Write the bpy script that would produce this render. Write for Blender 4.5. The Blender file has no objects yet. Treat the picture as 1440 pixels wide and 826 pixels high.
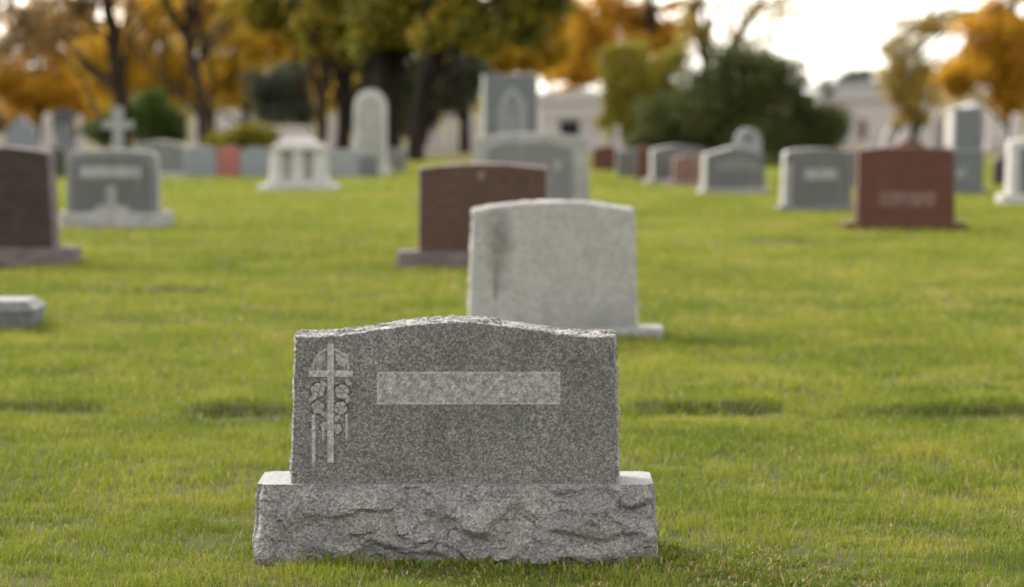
import bpy, bmesh, math, random
import numpy as np
from mathutils import Vector, noise as mn

SC = bpy.context.scene
COL = SC.collection
R = math.radians

# ------------------------------------------------------------------ camera
F = 4250.0                      # focal length in photo pixels (1440 wide)
CAMZ = 1.34
TH = math.atan(288 / F)
cam = bpy.data.cameras.new('camera')
cam.sensor_width = 36
cam.lens = F / 1440 * 36
cam.clip_start, cam.clip_end = 0.1, 6000
cam.dof.use_dof = True
cam.dof.focus_distance = 8.5
cam.dof.aperture_fstop = 2.75
co = bpy.data.objects.new('camera', cam)
COL.objects.link(co)
co.location = (0, 0, CAMZ)
co.rotation_euler = (math.pi / 2 - TH, 0, 0)
SC.camera = co

# ------------------------------------------------------------------ sky, sun, exposure
SUN_EL, SUN_AZ = R(42), R(-48)          # azimuth measured from +Y (view direction) towards +X
w = bpy.data.worlds.new('World')
SC.world = w
w.use_nodes = True
nt = w.node_tree
bgn = nt.nodes['Background']
sky = nt.nodes.new('ShaderNodeTexSky')
sky.sky_type = 'NISHITA'
sky.sun_disc = False
sky.sun_elevation = SUN_EL
sky.sun_rotation = SUN_AZ
sky.air_density = 1.0
sky.dust_density = 1.5
sky.ozone_density = 1.0
hs = nt.nodes.new('ShaderNodeHueSaturation')
hs.inputs['Saturation'].default_value = 0.22     # thin overcast: a pale, almost colourless sky
nt.links.new(sky.outputs[0], hs.inputs['Color'])
wm = nt.nodes.new('ShaderNodeMix')                  # warm white balance of the camera
wm.data_type = 'RGBA'; wm.blend_type = 'MULTIPLY'; wm.inputs[0].default_value = 1.0
wm.inputs[7].default_value = (1.0, 0.965, 0.92, 1)
nt.links.new(hs.outputs[0], wm.inputs[6])
nt.links.new(wm.outputs[2], bgn.inputs['Color'])
bgn.inputs['Strength'].default_value = 0.15
sl = bpy.data.lights.new('sun', 'SUN')
sl.energy = 1.15
sl.angle = R(22)
sl.color = (1.0, 0.95, 0.87)
so = bpy.data.objects.new('sun', sl)
COL.objects.link(so)
sd = Vector((math.sin(SUN_AZ) * math.cos(SUN_EL), math.cos(SUN_AZ) * math.cos(SUN_EL), math.sin(SUN_EL)))
so.rotation_euler = sd.to_track_quat('Z', 'Y').to_euler()
so.location = (-30, 20, 40)
SC.view_settings.view_transform = 'Standard'
SC.view_settings.look = 'None'
SC.view_settings.exposure = 2.12
SC.view_settings.gamma = 1
SC.cycles.use_denoising = True
SC.cycles.filter_width = 1.7
SC.cycles.max_bounces = 6
SC.cycles.diffuse_bounces = 3
SC.cycles.transmission_bounces = 4

# ------------------------------------------------------------------ helpers
rng = np.random.default_rng(11)
random.seed(5)

def vnoise(x, y, s, seed=0):
    """2-D value noise 0..1, feature size s metres"""
    x = np.asarray(x, float) / s + seed * 17.13 + 1000
    y = np.asarray(y, float) / s + seed * 31.7 + 1000
    xi, yi = np.floor(x), np.floor(y)
    fx, fy = x - xi, y - yi
    fx = fx * fx * (3 - 2 * fx); fy = fy * fy * (3 - 2 * fy)
    def h(a, b):
        v = np.sin(a * 127.1 + b * 311.7 + seed * 74.7) * 43758.5453
        return v - np.floor(v)
    return (h(xi, yi) * (1 - fx) + h(xi + 1, yi) * fx) * (1 - fy) + (h(xi, yi + 1) * (1 - fx) + h(xi + 1, yi + 1) * fx) * fy

MARKERS = []      # sunken flat markers: x0, x1, y0, y1 (world)

def gz(x, y):
    """height of the ground"""
    x = np.asarray(x, float); y = np.asarray(y, float)
    t = np.clip(y - 50, 0, 230)
    z = -0.017 * t * t / (t + 8)
    fade = np.clip((60 - y) / 20, 0, 1) * np.clip((y - 8.0) / 2.0, 0, 1)
    for a, b, c, d, up in MARKERS:            # the turf stands up behind a sunken marker and dips before it
        inx = np.clip((x - a) / .10, 0, 1) * np.clip((b - x) / .10, 0, 1)
        inx = inx * (0.55 + 0.6 * vnoise(x, y * 0 + d, .28, 21))
        z = z + inx * (up * np.clip((y - d) / .05, 0, 1) * np.exp(-np.clip(y - d, 0, 9) / .7) - .022 * np.clip((y - c + .5) / .5, 0, 1) * (y < d))
    z = z + fade * (0.030 * (vnoise(x, y, 1.7, 3) - .5) + 0.02 * (vnoise(x, y, 0.6, 4) - .5))
    return z

def ray(px, py):
    cx, cy = (px - 720) / F, (413 - py) / F
    c, s = math.cos(TH), math.sin(TH)
    return Vector((cx, c + s * cy, -s + c * cy))

def at(px, py, Y):
    """the point seen at photo pixel (px, py) at distance Y"""
    d = ray(px, py)
    k = Y / d.y
    return Vector((d.x * k, Y, CAMZ + d.z * k))

def ground_y(py):
    """distance at which the (smooth) ground is seen at row py"""
    lo, hi = 4.0, 260.0
    for _ in range(60):
        m = (lo + hi) / 2
        t = max(0, m - 50)
        if at(720, py, m).z < -0.017 * t * t / (t + 8): hi = m
        else: lo = m
    return lo

def gbase(y):
    t = max(0, min(230, y - 50))
    return -0.017 * t * t / (t + 8)

def tag(o, label, cat, group=None, kind=None):
    if label: o['label'] = label
    if cat: o['category'] = cat
    if group: o['group'] = group
    if kind: o['kind'] = kind
    return o

def empty(name, loc, label, cat, group=None, rz=0):
    o = bpy.data.objects.new(name, None)
    o.empty_display_size = 0.2
    COL.objects.link(o)
    o.location = loc
    o.rotation_euler = (0, 0, rz)
    return tag(o, label, cat, group)

def link(name, bm, mats, parent=None, smooth=False):
    me = bpy.data.meshes.new(name)
    bmesh.ops.recalc_face_normals(bm, faces=bm.faces)
    bm.to_mesh(me); bm.free()
    for m in (mats if isinstance(mats, (list, tuple)) else [mats]): me.materials.append(m)
    if smooth:
        me.polygons.foreach_set('use_smooth', [True] * len(me.polygons))
    o = bpy.data.objects.new(name, me)
    COL.objects.link(o)
    if parent: o.parent = parent
    return o

def np_mesh(name, verts, faces_flat, sizes, mat, attr=None, parent=None):
    me = bpy.data.meshes.new(name)
    nv, nf = len(verts), len(sizes)
    me.vertices.add(nv)
    me.vertices.foreach_set('co', np.ascontiguousarray(verts, np.float32).ravel())
    me.loops.add(len(faces_flat))
    me.loops.foreach_set('vertex_index', faces_flat.astype(np.int32))
    me.polygons.add(nf)
    starts = np.concatenate([[0], np.cumsum(sizes)[:-1]]).astype(np.int32)
    me.polygons.foreach_set('loop_start', starts)
    if attr is not None:
        a = me.attributes.new('tint', 'FLOAT', 'POINT')
        a.data.foreach_set('value', attr.astype(np.float32))
    me.update(calc_edges=True)
    me.materials.append(mat)
    o = bpy.data.objects.new(name, me)
    COL.objects.link(o)
    if parent: o.parent = parent
    return o

def prism(bm, pts, y0, y1, mi=0):
    """polygon (x, z) extruded from y0 (front) to y1 (back)"""
    a = [bm.verts.new((x, y0, z)) for x, z in pts]
    b = [bm.verts.new((x, y1, z)) for x, z in pts]
    n = len(pts)
    fs = [bm.faces.new(a), bm.faces.new(b[::-1])]
    for i in range(n):
        fs.append(bm.faces.new((a[i], b[i], b[(i + 1) % n], a[(i + 1) % n])))
    for f in fs: f.material_index = mi

def bbox(bm, x0, x1, y0, y1, z0, z1, bev=0.0, taper=0.0):
    """bevelled box; taper narrows the top"""
    b2 = bmesh.new()
    bmesh.ops.create_cube(b2, size=1)
    cx, cy = (x0 + x1) / 2, (y0 + y1) / 2
    for v in b2.verts:
        k = 1 - taper if v.co.z > 0 else 1
        v.co = (cx + v.co.x * (x1 - x0) * k, cy + v.co.y * (y1 - y0) * k, z0 if v.co.z < 0 else z1)
    if bev:
        bmesh.ops.bevel(b2, geom=b2.edges[:], offset=bev, segments=2, affect='EDGES', profile=0.6)
    me = bpy.data.meshes.new('tmp'); b2.to_mesh(me); b2.free()
    bm.from_mesh(me); bpy.data.meshes.remove(me)

def circle(cx, cz, rx, rz, n=14, a0=0, rot=0):
    out = []
    for i in range(n):
        t = a0 + 2 * math.pi * i / n
        x, z = rx * math.cos(t), rz * math.sin(t)
        out.append((cx + x * math.cos(rot) - z * math.sin(rot), cz + x * math.sin(rot) + z * math.cos(rot)))
    return out

# ------------------------------------------------------------------ materials
def new_mat(name):
    m = bpy.data.materials.new(name)
    m.use_nodes = True
    n = m.node_tree
    return m, n, n.nodes['Principled BSDF']

def ramp(n, stops, interp='LINEAR'):
    r = n.nodes.new('ShaderNodeValToRGB')
    r.color_ramp.interpolation = interp
    els = r.color_ramp.elements
    while len(els) < len(stops): els.new(0.5)
    for e, (p, c) in zip(els, stops):
        e.position = p
        e.color = (c[0], c[1], c[2], 1) if len(c) == 3 else c
    return r

def mixc(n, a, b, fac, blend='MIX'):
    m = n.nodes.new('ShaderNodeMix')
    m.data_type = 'RGBA'; m.blend_type = blend
    for s, v in ((0, fac), (6, a), (7, b)):
        if hasattr(v, 'links') or hasattr(v, 'is_output'): n.links.new(v, m.inputs[s])
        else: m.inputs[s].default_value = v if not isinstance(v, tuple) else (v[0], v[1], v[2], 1)
    return m.outputs[2]

def noise_n(n, vec, scale, detail=3, rough=0.55):
    t = n.nodes.new('ShaderNodeTexNoise')
    t.inputs['Scale'].default_value = scale
    t.inputs['Detail'].default_value = detail
    t.inputs['Roughness'].default_value = rough
    n.links.new(vec, t.inputs['Vector'])
    return t.outputs['Fac']

def granite(name, dark, mid, light, rough=0.5, grain=190, blotch=0.25, bump=0.0, streak=None, spec=0.4, moss=0.0, bscale=7):
    """speckled crystalline stone; streak adds long vertical weather marks of its own colour"""
    m, n, p = new_mat(name)
    dark, mid, light = [tuple(a * b for a, b in zip(q, (0.74, 0.715, 0.68))) for q in (dark, mid, light)]
    tc = n.nodes.new('ShaderNodeTexCoord')
    v = tc.outputs['Object']
    vo = n.nodes.new('ShaderNodeTexVoronoi')
    vo.inputs['Scale'].default_value = grain
    n.links.new(v, vo.inputs['Vector'])
    sep = n.nodes.new('ShaderNodeSeparateColor')
    n.links.new(vo.outputs['Color'], sep.inputs[0])
    r = ramp(n, [(0.0, dark), (0.22, dark), (0.34, mid), (0.66, mid), (0.86, light), (1, light)])
    n.links.new(sep.outputs[0], r.inputs[0])
    fine = noise_n(n, v, grain * 1.7, 2)
    rf = ramp(n, [(0.3, (0.55,) * 3), (0.7, (1.35,) * 3)])
    n.links.new(fine, rf.inputs[0])
    c = mixc(n, r.outputs[0], rf.outputs[0], 0.8, 'MULTIPLY')
    bl = noise_n(n, v, bscale, 5, 0.6)
    rb = ramp(n, [(0.3, (1 - blotch,) * 3), (0.7, (1 + blotch * 0.5,) * 3)])
    n.links.new(bl, rb.inputs[0])
    c = mixc(n, c, rb.outputs[0], 1.0, 'MULTIPLY')
    if streak:
        mp = n.nodes.new('ShaderNodeMapping')
        mp.inputs['Scale'].default_value = (14, 14, 1.2)
        n.links.new(v, mp.inputs[0])
        st = noise_n(n, mp.outputs[0], 1.0, 4, 0.6)
        rs = ramp(n, [(0.52, (0, 0, 0)), (0.72, (1, 1, 1))])
        n.links.new(st, rs.inputs[0])
        mu = n.nodes.new('ShaderNodeMath'); mu.operation = 'MULTIPLY'; mu.inputs[1].default_value = 0.35
        n.links.new(rs.outputs[0], mu.inputs[0])
        c = mixc(n, c, streak, mu.outputs[0])
    if moss:
        mo = noise_n(n, v, 22, 6, 0.65)
        rm = ramp(n, [(0.56, (0, 0, 0)), (0.70, (1, 1, 1))])
        n.links.new(mo, rm.inputs[0])
        mu = n.nodes.new('ShaderNodeMath'); mu.operation = 'MULTIPLY'; mu.inputs[1].default_value = moss
        n.links.new(rm.outputs[0], mu.inputs[0])
        c = mixc(n, c, (0.07, 0.06, 0.035), mu.outputs[0])
    n.links.new(c, p.inputs['Base Color'])
    p.inputs['Roughness'].default_value = rough
    p.inputs['Specular IOR Level'].default_value = spec
    if bump:
        b = n.nodes.new('ShaderNodeBump')
        b.inputs['Strength'].default_value = bump
        b.inputs['Distance'].default_value = 0.004
        bn = noise_n(n, v, 130, 4, 0.65)
        n.links.new(bn, b.inputs['Height'])
        n.links.new(b.outputs[0], p.inputs['Normal'])
    return m

def leafy(name, stops, transl=0.4, rough=0.6, spec=0.25):
    m, n, p = new_mat(name)
    a = n.nodes.new('ShaderNodeAttribute'); a.attribute_name = 'tint'
    r = ramp(n, stops)
    n.links.new(a.outputs['Fac'], r.inputs[0])
    n.links.new(r.outputs[0], p.inputs['Base Color'])
    p.inputs['Roughness'].default_value = rough
    p.inputs['Specular IOR Level'].default_value = spec
    tr = n.nodes.new('ShaderNodeBsdfTranslucent')
    n.links.new(r.outputs[0], tr.inputs['Color'])
    mx = n.nodes.new('ShaderNodeMixShader')
    mx.inputs[0].default_value = transl
    n.links.new(p.outputs[0], mx.inputs[1]); n.links.new(tr.outputs[0], mx.inputs[2])
    n.links.new(mx.outputs[0], n.nodes['Material Output'].inputs['Surface'])
    return m

def bark(name, c0, c1):
    m, n, p = new_mat(name)
    tc = n.nodes.new('ShaderNodeTexCoord')
    mp = n.nodes.new('ShaderNodeMapping'); mp.inputs['Scale'].default_value = (9, 9, 1.6)
    n.links.new(tc.outputs['Object'], mp.inputs[0])
    f = noise_n(n, mp.outputs[0], 1.0, 6, 0.65)
    r = ramp(n, [(0.35, c0), (0.65, c1)])
    n.links.new(f, r.inputs[0])
    n.links.new(r.outputs[0], p.inputs['Base Color'])
    p.inputs['Roughness'].default_value = 0.95
    p.inputs['Specular IOR Level'].default_value = 0.08
    b = n.nodes.new('ShaderNodeBump'); b.inputs['Distance'].default_value = 0.03
    n.links.new(f, b.inputs['Height']); n.links.new(b.outputs[0], p.inputs['Normal'])
    return m

M = {}
M['main_face'] = granite('main_face', (0.080, 0.078, 0.073), (0.148, 0.144, 0.137), (0.255, 0.247, 0.233), 0.5, 200, 0.32, 0.0, (0.05, 0.048, 0.045))
M['main_rock'] = granite('main_rock', (0.12, 0.118, 0.112), (0.27, 0.265, 0.255), (0.42, 0.41, 0.39), 0.85, 200, 0.4, 0.3, None, 0.3, 0.4)
M['main_base'] = granite('main_base', (0.15, 0.145, 0.142), (0.24, 0.232, 0.226), (0.34, 0.33, 0.32), 0.85, 190, 0.35, 0.25, (0.15, 0.125, 0.105), 0.3, 0.3)
M['main_base_top'] = granite('main_base_top', (0.16, 0.16, 0.157), (0.25, 0.248, 0.242), (0.34, 0.335, 0.325), 0.7, 190, 0.15)
M['frost'] = granite('frost', (0.26, 0.257, 0.25), (0.36, 0.355, 0.345), (0.46, 0.45, 0.43), 0.8, 150, 0.2)
M['frost_dim'] = granite('frost_dim', (0.23, 0.227, 0.22), (0.315, 0.31, 0.30), (0.40, 0.39, 0.375), 0.8, 170, 0.2)
M['frost_panel'] = granite('frost_panel', (0.226, 0.223, 0.215), (0.315, 0.310, 0.299), (0.420, 0.410, 0.394), 0.8, 165, 0.5, bscale=42)
M['pale'] = granite('pale', (0.252, 0.252, 0.234), (0.360, 0.360, 0.338), (0.450, 0.450, 0.423), 0.65, 150, 0.14, 0.0, (0.25, 0.24, 0.21))
M['pale_edge'] = granite('pale_edge', (0.295, 0.287, 0.271), (0.426, 0.418, 0.394), (0.508, 0.492, 0.467), 0.85, 120, 0.3, 0.4, None, 0.3, 0.35)
M['brown'] = granite('brown', (0.045, 0.026, 0.018), (0.085, 0.049, 0.035), (0.140, 0.083, 0.060), 0.6, 160, 0.12, spec=0.15)
M['brown_edge'] = granite('brown_edge', (0.18, 0.13, 0.115), (0.30, 0.225, 0.20), (0.42, 0.34, 0.31), 0.8, 120, 0.3, 0.3)
M['brown_base'] = granite('brown_base', (0.075, 0.058, 0.055), (0.125, 0.098, 0.094), (0.19, 0.155, 0.15), 0.8, 120, 0.35, 0.4)
M['dark'] = granite('dark', (0.022, 0.0155, 0.013), (0.048, 0.034, 0.028), (0.085, 0.062, 0.051), 0.6, 160, 0.25, spec=0.15)
M['red'] = granite('red', (0.055, 0.023, 0.015), (0.108, 0.043, 0.028), (0.165, 0.075, 0.053), 0.6, 150, 0.14, spec=0.15)
M['red_name'] = granite('red_name', (0.10, 0.05, 0.04), (0.20, 0.105, 0.085), (0.29, 0.18, 0.15), 0.8, 45, 0.3)
M['red_pale'] = granite('red_pale', (0.22, 0.06, 0.045), (0.32, 0.10, 0.08), (0.42, 0.17, 0.14), 0.6, 120, 0.15)
M['grey'] = granite('grey', (0.055, 0.055, 0.054), (0.099, 0.099, 0.097), (0.146, 0.149, 0.146), 0.5, 150, 0.2, 0, (0.10, 0.10, 0.095))
M['grey_edge'] = granite('grey_edge', (0.218, 0.218, 0.210), (0.319, 0.319, 0.307), (0.420, 0.420, 0.403), 0.8, 120, 0.25, 0.3)
M['grey_mid'] = granite('grey_mid', (0.098, 0.102, 0.101), (0.151, 0.158, 0.154), (0.204, 0.211, 0.208), 0.6, 150, 0.15, 0, (0.17, 0.17, 0.16))
M['slate'] = granite('slate', (0.063, 0.070, 0.076), (0.113, 0.124, 0.132), (0.171, 0.184, 0.194), 0.5, 150, 0.2)
M['slate_pale'] = granite('slate_pale', (0.176, 0.189, 0.198), (0.255, 0.268, 0.277), (0.334, 0.352, 0.361), 0.7, 120, 0.2)
M['blue_grey'] = granite('blue_grey', (0.144, 0.162, 0.180), (0.216, 0.239, 0.261), (0.297, 0.320, 0.342), 0.6, 150, 0.2)
M['white'] = granite('white', (0.344, 0.336, 0.328), (0.476, 0.467, 0.451), (0.574, 0.566, 0.541), 0.7, 120, 0.15, 0, (0.32, 0.31, 0.29))
M['cream'] = granite('cream', (0.405, 0.373, 0.354), (0.515, 0.474, 0.455), (0.589, 0.552, 0.529), 0.8, 90, 0.15, 0, (0.34, 0.30, 0.26))
M['lichen'] = granite('lichen', (0.10, 0.098, 0.085), (0.19, 0.187, 0.168), (0.28, 0.275, 0.25), 0.9, 120, 0.5)
M['carve_shade'] = granite('carve_shade', (0.05, 0.049, 0.046), (0.08, 0.078, 0.074), (0.13, 0.126, 0.12), 0.8, 200, 0.2)
M['soil_shade'] = granite('soil_shade', (0.016, 0.014, 0.009), (0.032, 0.027, 0.016), (0.055, 0.048, 0.03), 0.95, 60, 0.4, 0.5, None, 0.1)  # soil colour, darkened to paint the shaded strip along the turf edge
M['black'] = granite('black', (0.01, 0.011, 0.012), (0.022, 0.024, 0.026), (0.05, 0.052, 0.055), 0.3, 150, 0.2)
M['void'] = granite('void', (0.012, 0.01, 0.01), (0.02, 0.017, 0.016), (0.03, 0.026, 0.025), 0.6, 50, 0.2)
M['bark_dark'] = bark('bark_dark', (0.007, 0.005, 0.004), (0.024, 0.018, 0.014))
M['bark_mid'] = bark('bark_mid', (0.018, 0.012, 0.008), (0.05, 0.034, 0.022))

# the pale stone: dark lichen in and around its worn carving, painted shade at lower right
def stain_shade(name):
    m = granite(name, (0.25, 0.25, 0.235), (0.36, 0.36, 0.34), (0.45, 0.45, 0.425), 0.65, 150, 0.16, 0.0, (0.22, 0.21, 0.185))
    n = m.node_tree
    p = n.nodes['Principled BSDF']
    src = p.inputs['Base Color'].links[0].from_socket
    tc = n.nodes.new('ShaderNodeTexCoord')
    def blob(cx, cz, sx, sz, lo, hi, scale, seed):
        mp = n.nodes.new('ShaderNodeMapping')
        mp.vector_type = 'POINT'
        mp.inputs['Location'].default_value = (-cx / sx, 0, -cz / sz)
        mp.inputs['Scale'].default_value = (1 / sx, 0.0, 1 / sz)
        n.links.new(tc.outputs['Object'], mp.inputs[0])
        le = n.nodes.new('ShaderNodeVectorMath'); le.operation = 'LENGTH'
        n.links.new(mp.outputs[0], le.inputs[0])
        nz = noise_n(n, tc.outputs['Object'], scale, 5, 0.65)
        ad = n.nodes.new('ShaderNodeMath'); ad.operation = 'MULTIPLY_ADD'
        n.links.new(nz, ad.inputs[0]); ad.inputs[1].default_value = 1.5
        n.links.new(le.outputs['Value'], ad.inputs[2])
        rr = ramp(n, [(lo, (1, 1, 1)), (hi, (0, 0, 0))])
        ml = n.nodes.new('ShaderNodeMath'); ml.operation = 'MULTIPLY'; ml.inputs[1].default_value = 0.5
        n.links.new(ad.outputs[0], ml.inputs[0])
        n.links.new(ml.outputs[0], rr.inputs[0])
        return rr.outputs[0]
    def faded(s, k):
        mu = n.nodes.new('ShaderNodeMath'); mu.operation = 'MULTIPLY'; mu.inputs[1].default_value = k
        n.links.new(s, mu.inputs[0]); return mu.outputs[0]
    a = blob(-0.285, 0.46, 0.085, 0.28, 0.46, 0.92, 30, 0)
    c = mixc(n, src, (0.095, 0.092, 0.078), faded(a, 0.85))
    b = blob(0.25, 0.02, 0.42, 0.13, 0.5, 0.95, 8, 0)  # darker lower right: shade put into the colour
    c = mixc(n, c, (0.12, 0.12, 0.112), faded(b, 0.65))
    d = blob(-0.05, 0.72, 0.5, 0.08, 0.5, 1.0, 14, 0)
    c = mixc(n, c, (0.27, 0.255, 0.21), faded(d, 0.5))
    n.links.new(c, p.inputs['Base Color'])
    return m
M['pale_stain_shade'] = stain_shade('pale_stain_shade')

# ------------------------------------------------------------------ stone shapes
FOOT = []         # footprints the grass keeps out of

def outline(wid, h, top='serp', drop=0.05, wtop=None, side=12, nt_=24):
    """(x, z) outline, counter-clockwise from the lower left, over the top"""
    wt = wid if wtop is None else wtop
    if top == 'arch': hs_ = h - wt * 0.62
    else: hs_ = h - drop
    L = [(-wid / 2 + (wid - wt) / 2 * i / side, hs_ * i / side) for i in range(side)]
    T = []
    for i in range(nt_ + 1):
        u = -1 + 2 * i / nt_
        x = u * wt / 2
        if top == 'serp':
            c = 0.5 + 0.5 * math.cos(math.pi * min(1, abs(u) / 0.93))
            z = hs_ + drop * c
        elif top == 'oval': z = hs_ + drop * (1 - u * u)
        elif top == 'slant': z = hs_ + drop * (1 - abs(u))
        elif top == 'shoulder':
            e = min(1, (1 - abs(u)) / 0.1)
            z = hs_ + drop * (0.55 * math.sqrt(max(0, 1 - (1 - e) ** 2)) + 0.45 * (1 - u * u))
        elif top == 'arch':
            a = math.pi * (1 - (u + 1) / 2)
            x = math.cos(a) * wt / 2
            z = hs_ + math.sin(a) ** 0.85 * wt * 0.62
        else: z = hs_ + drop
        T.append((x, z))
    Rr = [(-x, z) for x, z in L[::-1]]
    return L + T + Rr

def tablet_bm(out, y0, y1, rough=0.0, nd=3, bev=0.006, seed=0, res=None):
    """upright slab: face material 0, edges 1; rough gives rock-pitched edges"""
    if res:                                  # resample
        pts = []
        for i in range(len(out) - 1):
            a, b = Vector(out[i]), Vector(out[i + 1])
            k = max(1, int((b - a).length / res))
            for j in range(k): pts.append(tuple(a.lerp(b, j / k)))
        pts.append(out[-1]); out = pts
    n = len(out)
    P = [Vector((x, z)) for x, z in out]
    N = []
    for i in range(n):
        a = P[max(0, i - 1)]; b = P[min(n - 1, i + 1)]
        t = (b - a).normalized()
        N.append(Vector((-t.y, t.x)))
    bm = bmesh.new()
    loops = []
    D = y1 - y0
    levels = [(0.0, -bev)] + [(bev / D + (1 - 2 * bev / D) * k / nd, 0.0) for k in range(nd + 1)] + [(1.0, -bev)]
    for v, off in levels:
        lp = []
        prof = math.sin(math.pi * min(1, max(0, v))) ** 0.6
        for i in range(n):
            p = P[i]
            o = off
            dy = 0
            if rough and i not in (0, n - 1):
                q = Vector((p.x * 1.0, v * D, p.y)) + Vector((seed, 0, 0))
                f = mn.fractal(q * 22, 0.8, 2.1, 4)
                cell = mn.cell(q * 26 + Vector((f, f, f)) * 0.6)
                o += rough * ((0.15 + 0.85 * prof) * (0.55 * f + 0.5 * cell - 0.2) + 0.5 * prof)
                if 0 < v < 1: dy = rough * 0.3 * mn.noise(q * 30)
            pp = p + N[i] * o
            lp.append(bm.verts.new((pp.x, y0 + v * D + dy, max(pp.y, 0.0) if i in (0, n - 1) else pp.y)))
        loops.append(lp)
    f = bm.faces.new(loops[0]); f.material_index = 0
    f = bm.faces.new(loops[-1][::-1]); f.material_index = 0
    for a, b in zip(loops, loops[1:]):
        for i in range(n):
            j = (i + 1) % n
            q = bm.faces.new((a[i], b[i], b[j], a[j])); q.material_index = 1
    return bm

def rock_base_bm(wid, dep, h, amp, res=0.006, seed=0, flare=0.02):
    """rock-pitched plinth: sawn top (material 1), broken sides (material 0)"""
    per = []
    def seg(a, b):
        k = max(2, int((Vector(b) - Vector(a)).length / res))
        for i in range(k): per.append((Vector(a).lerp(Vector(b), i / k)))
    hw, hd = wid / 2, dep / 2
    c = [(-hw, -hd), (hw, -hd), (hw, hd), (-hw, hd)]
    for i in range(4): seg(c[i], c[(i + 1) % 4])
    n = len(per)
    nz = max(4, int(h / res))
    bm = bmesh.new()
    loops = []
    for k in range(nz + 1):
        v = k / nz                         # 0 bottom .. 1 top
        z = -0.05 + (h + 0.05) * v
        lp = []
        for p in per:
            # outward normal, rounded at the corners
            nx = max(0, (abs(p.x) - (hw - 0.03)) / 0.03) * (1 if p.x > 0 else -1)
            ny = max(0, (abs(p.y) - (hd - 0.03)) / 0.03) * (1 if p.y > 0 else -1)
            nn = Vector((nx, ny)); nn = nn.normalized() if nn.length > 1e-6 else Vector((0, 0))
            q = Vector((p.x + seed, p.y, z))
            wq = q + 0.03 * Vector((mn.noise(q * 9), mn.noise(q * 9 + Vector((5, 1, 2))), mn.noise(q * 9 + Vector((1, 7, 3)))))
            # big conchoidal scallops, ridged between, undercut towards the bottom
            d, pts = mn.voronoi(Vector((wq.x * 5.2 - wq.z * 4.5, wq.y * 5.2, wq.z * 8.5 + wq.x * 1.5)))
            sc = min(1.0, d[0] * d[0] * 2.3)
            d2, _ = mn.voronoi(Vector((wq.x * 15 + wq.z * 9, wq.y * 15, wq.z * 20)))
            top = min(1, (1 - v) / 0.14)
            bulge = math.sin(math.pi * min(1, (1 - v) * 0.95 + 0.12))
            o = amp * top * (0.30 * bulge - 0.12 + (0.25 + 0.75 * min(1, (1 - v) * 1.6)) * (0.85 * sc - 0.25) + 0.22 * min(1, d2[0]) + 0.10 * mn.fractal(q * 38, 0.7, 2.1, 3))
            ph = -q.z * 8.5 + q.x * 1.1 + 1.1 * mn.noise(Vector((q.x * 3.1, q.y * 3.1, seed))) + 0.55 * mn.noise(q * 8 + Vector((3, 1, 4))) + .12 * mn.noise(q * 21)
            saw = ph - math.floor(ph)
            saw = saw if saw < .84 else (1 - saw) / .16 * .84
            o += amp * top * 0.75 * (saw - .4) * min(1, max(0.15, 0.5 + 1.3 * mn.noise(Vector((q.x * 4, q.y * 4, q.z * 5 + 9)))))
            fac = 0
            for fs, fw in ((11.0, .55), (24.0, .22)):
                fq = Vector((wq.x * fs + wq.z * fs * .5, wq.y * fs, wq.z * fs * 1.25 + 31))
                _, fp = mn.voronoi(fq)
                hsh = mn.noise_vector(fp[0] * 7.31 + Vector((11.1, 3.7, 9.2)))
                dv = fq - fp[0]
                fac += fw * (hsh.x * dv.x * 1.5 + hsh.y * dv.z * 2.0 + hsh.z * .7)
            o += amp * top * fac * 0.62
            o += flare * (1 - v) + (0.003 * mn.fractal(q * 30, 0.8, 2, 3) if k == nz else 0)
            o *= 1 - 0.55 * abs(nx) if abs(nn.x) > .7 else 1
            # chamfer the vertical corners a little
            cr = max(0, min(1, (abs(p.x) - (hw - 0.02)) / 0.02)) * max(0, min(1, (abs(p.y) - (hd - 0.02)) / 0.02))
            o -= cr * (0.012 + amp * 0.3)
            lp.append(bm.verts.new((p.x + nn.x * o, p.y + nn.y * o, z)))
        loops.append(lp)
    for a, b in zip(loops, loops[1:]):
        for i in range(n):
            j = (i + 1) % n
            bm.faces.new((a[i], a[j], b[j], b[i]))
    f = bm.faces.new(loops[-1]); f.material_index = 1
    return bm

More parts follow.
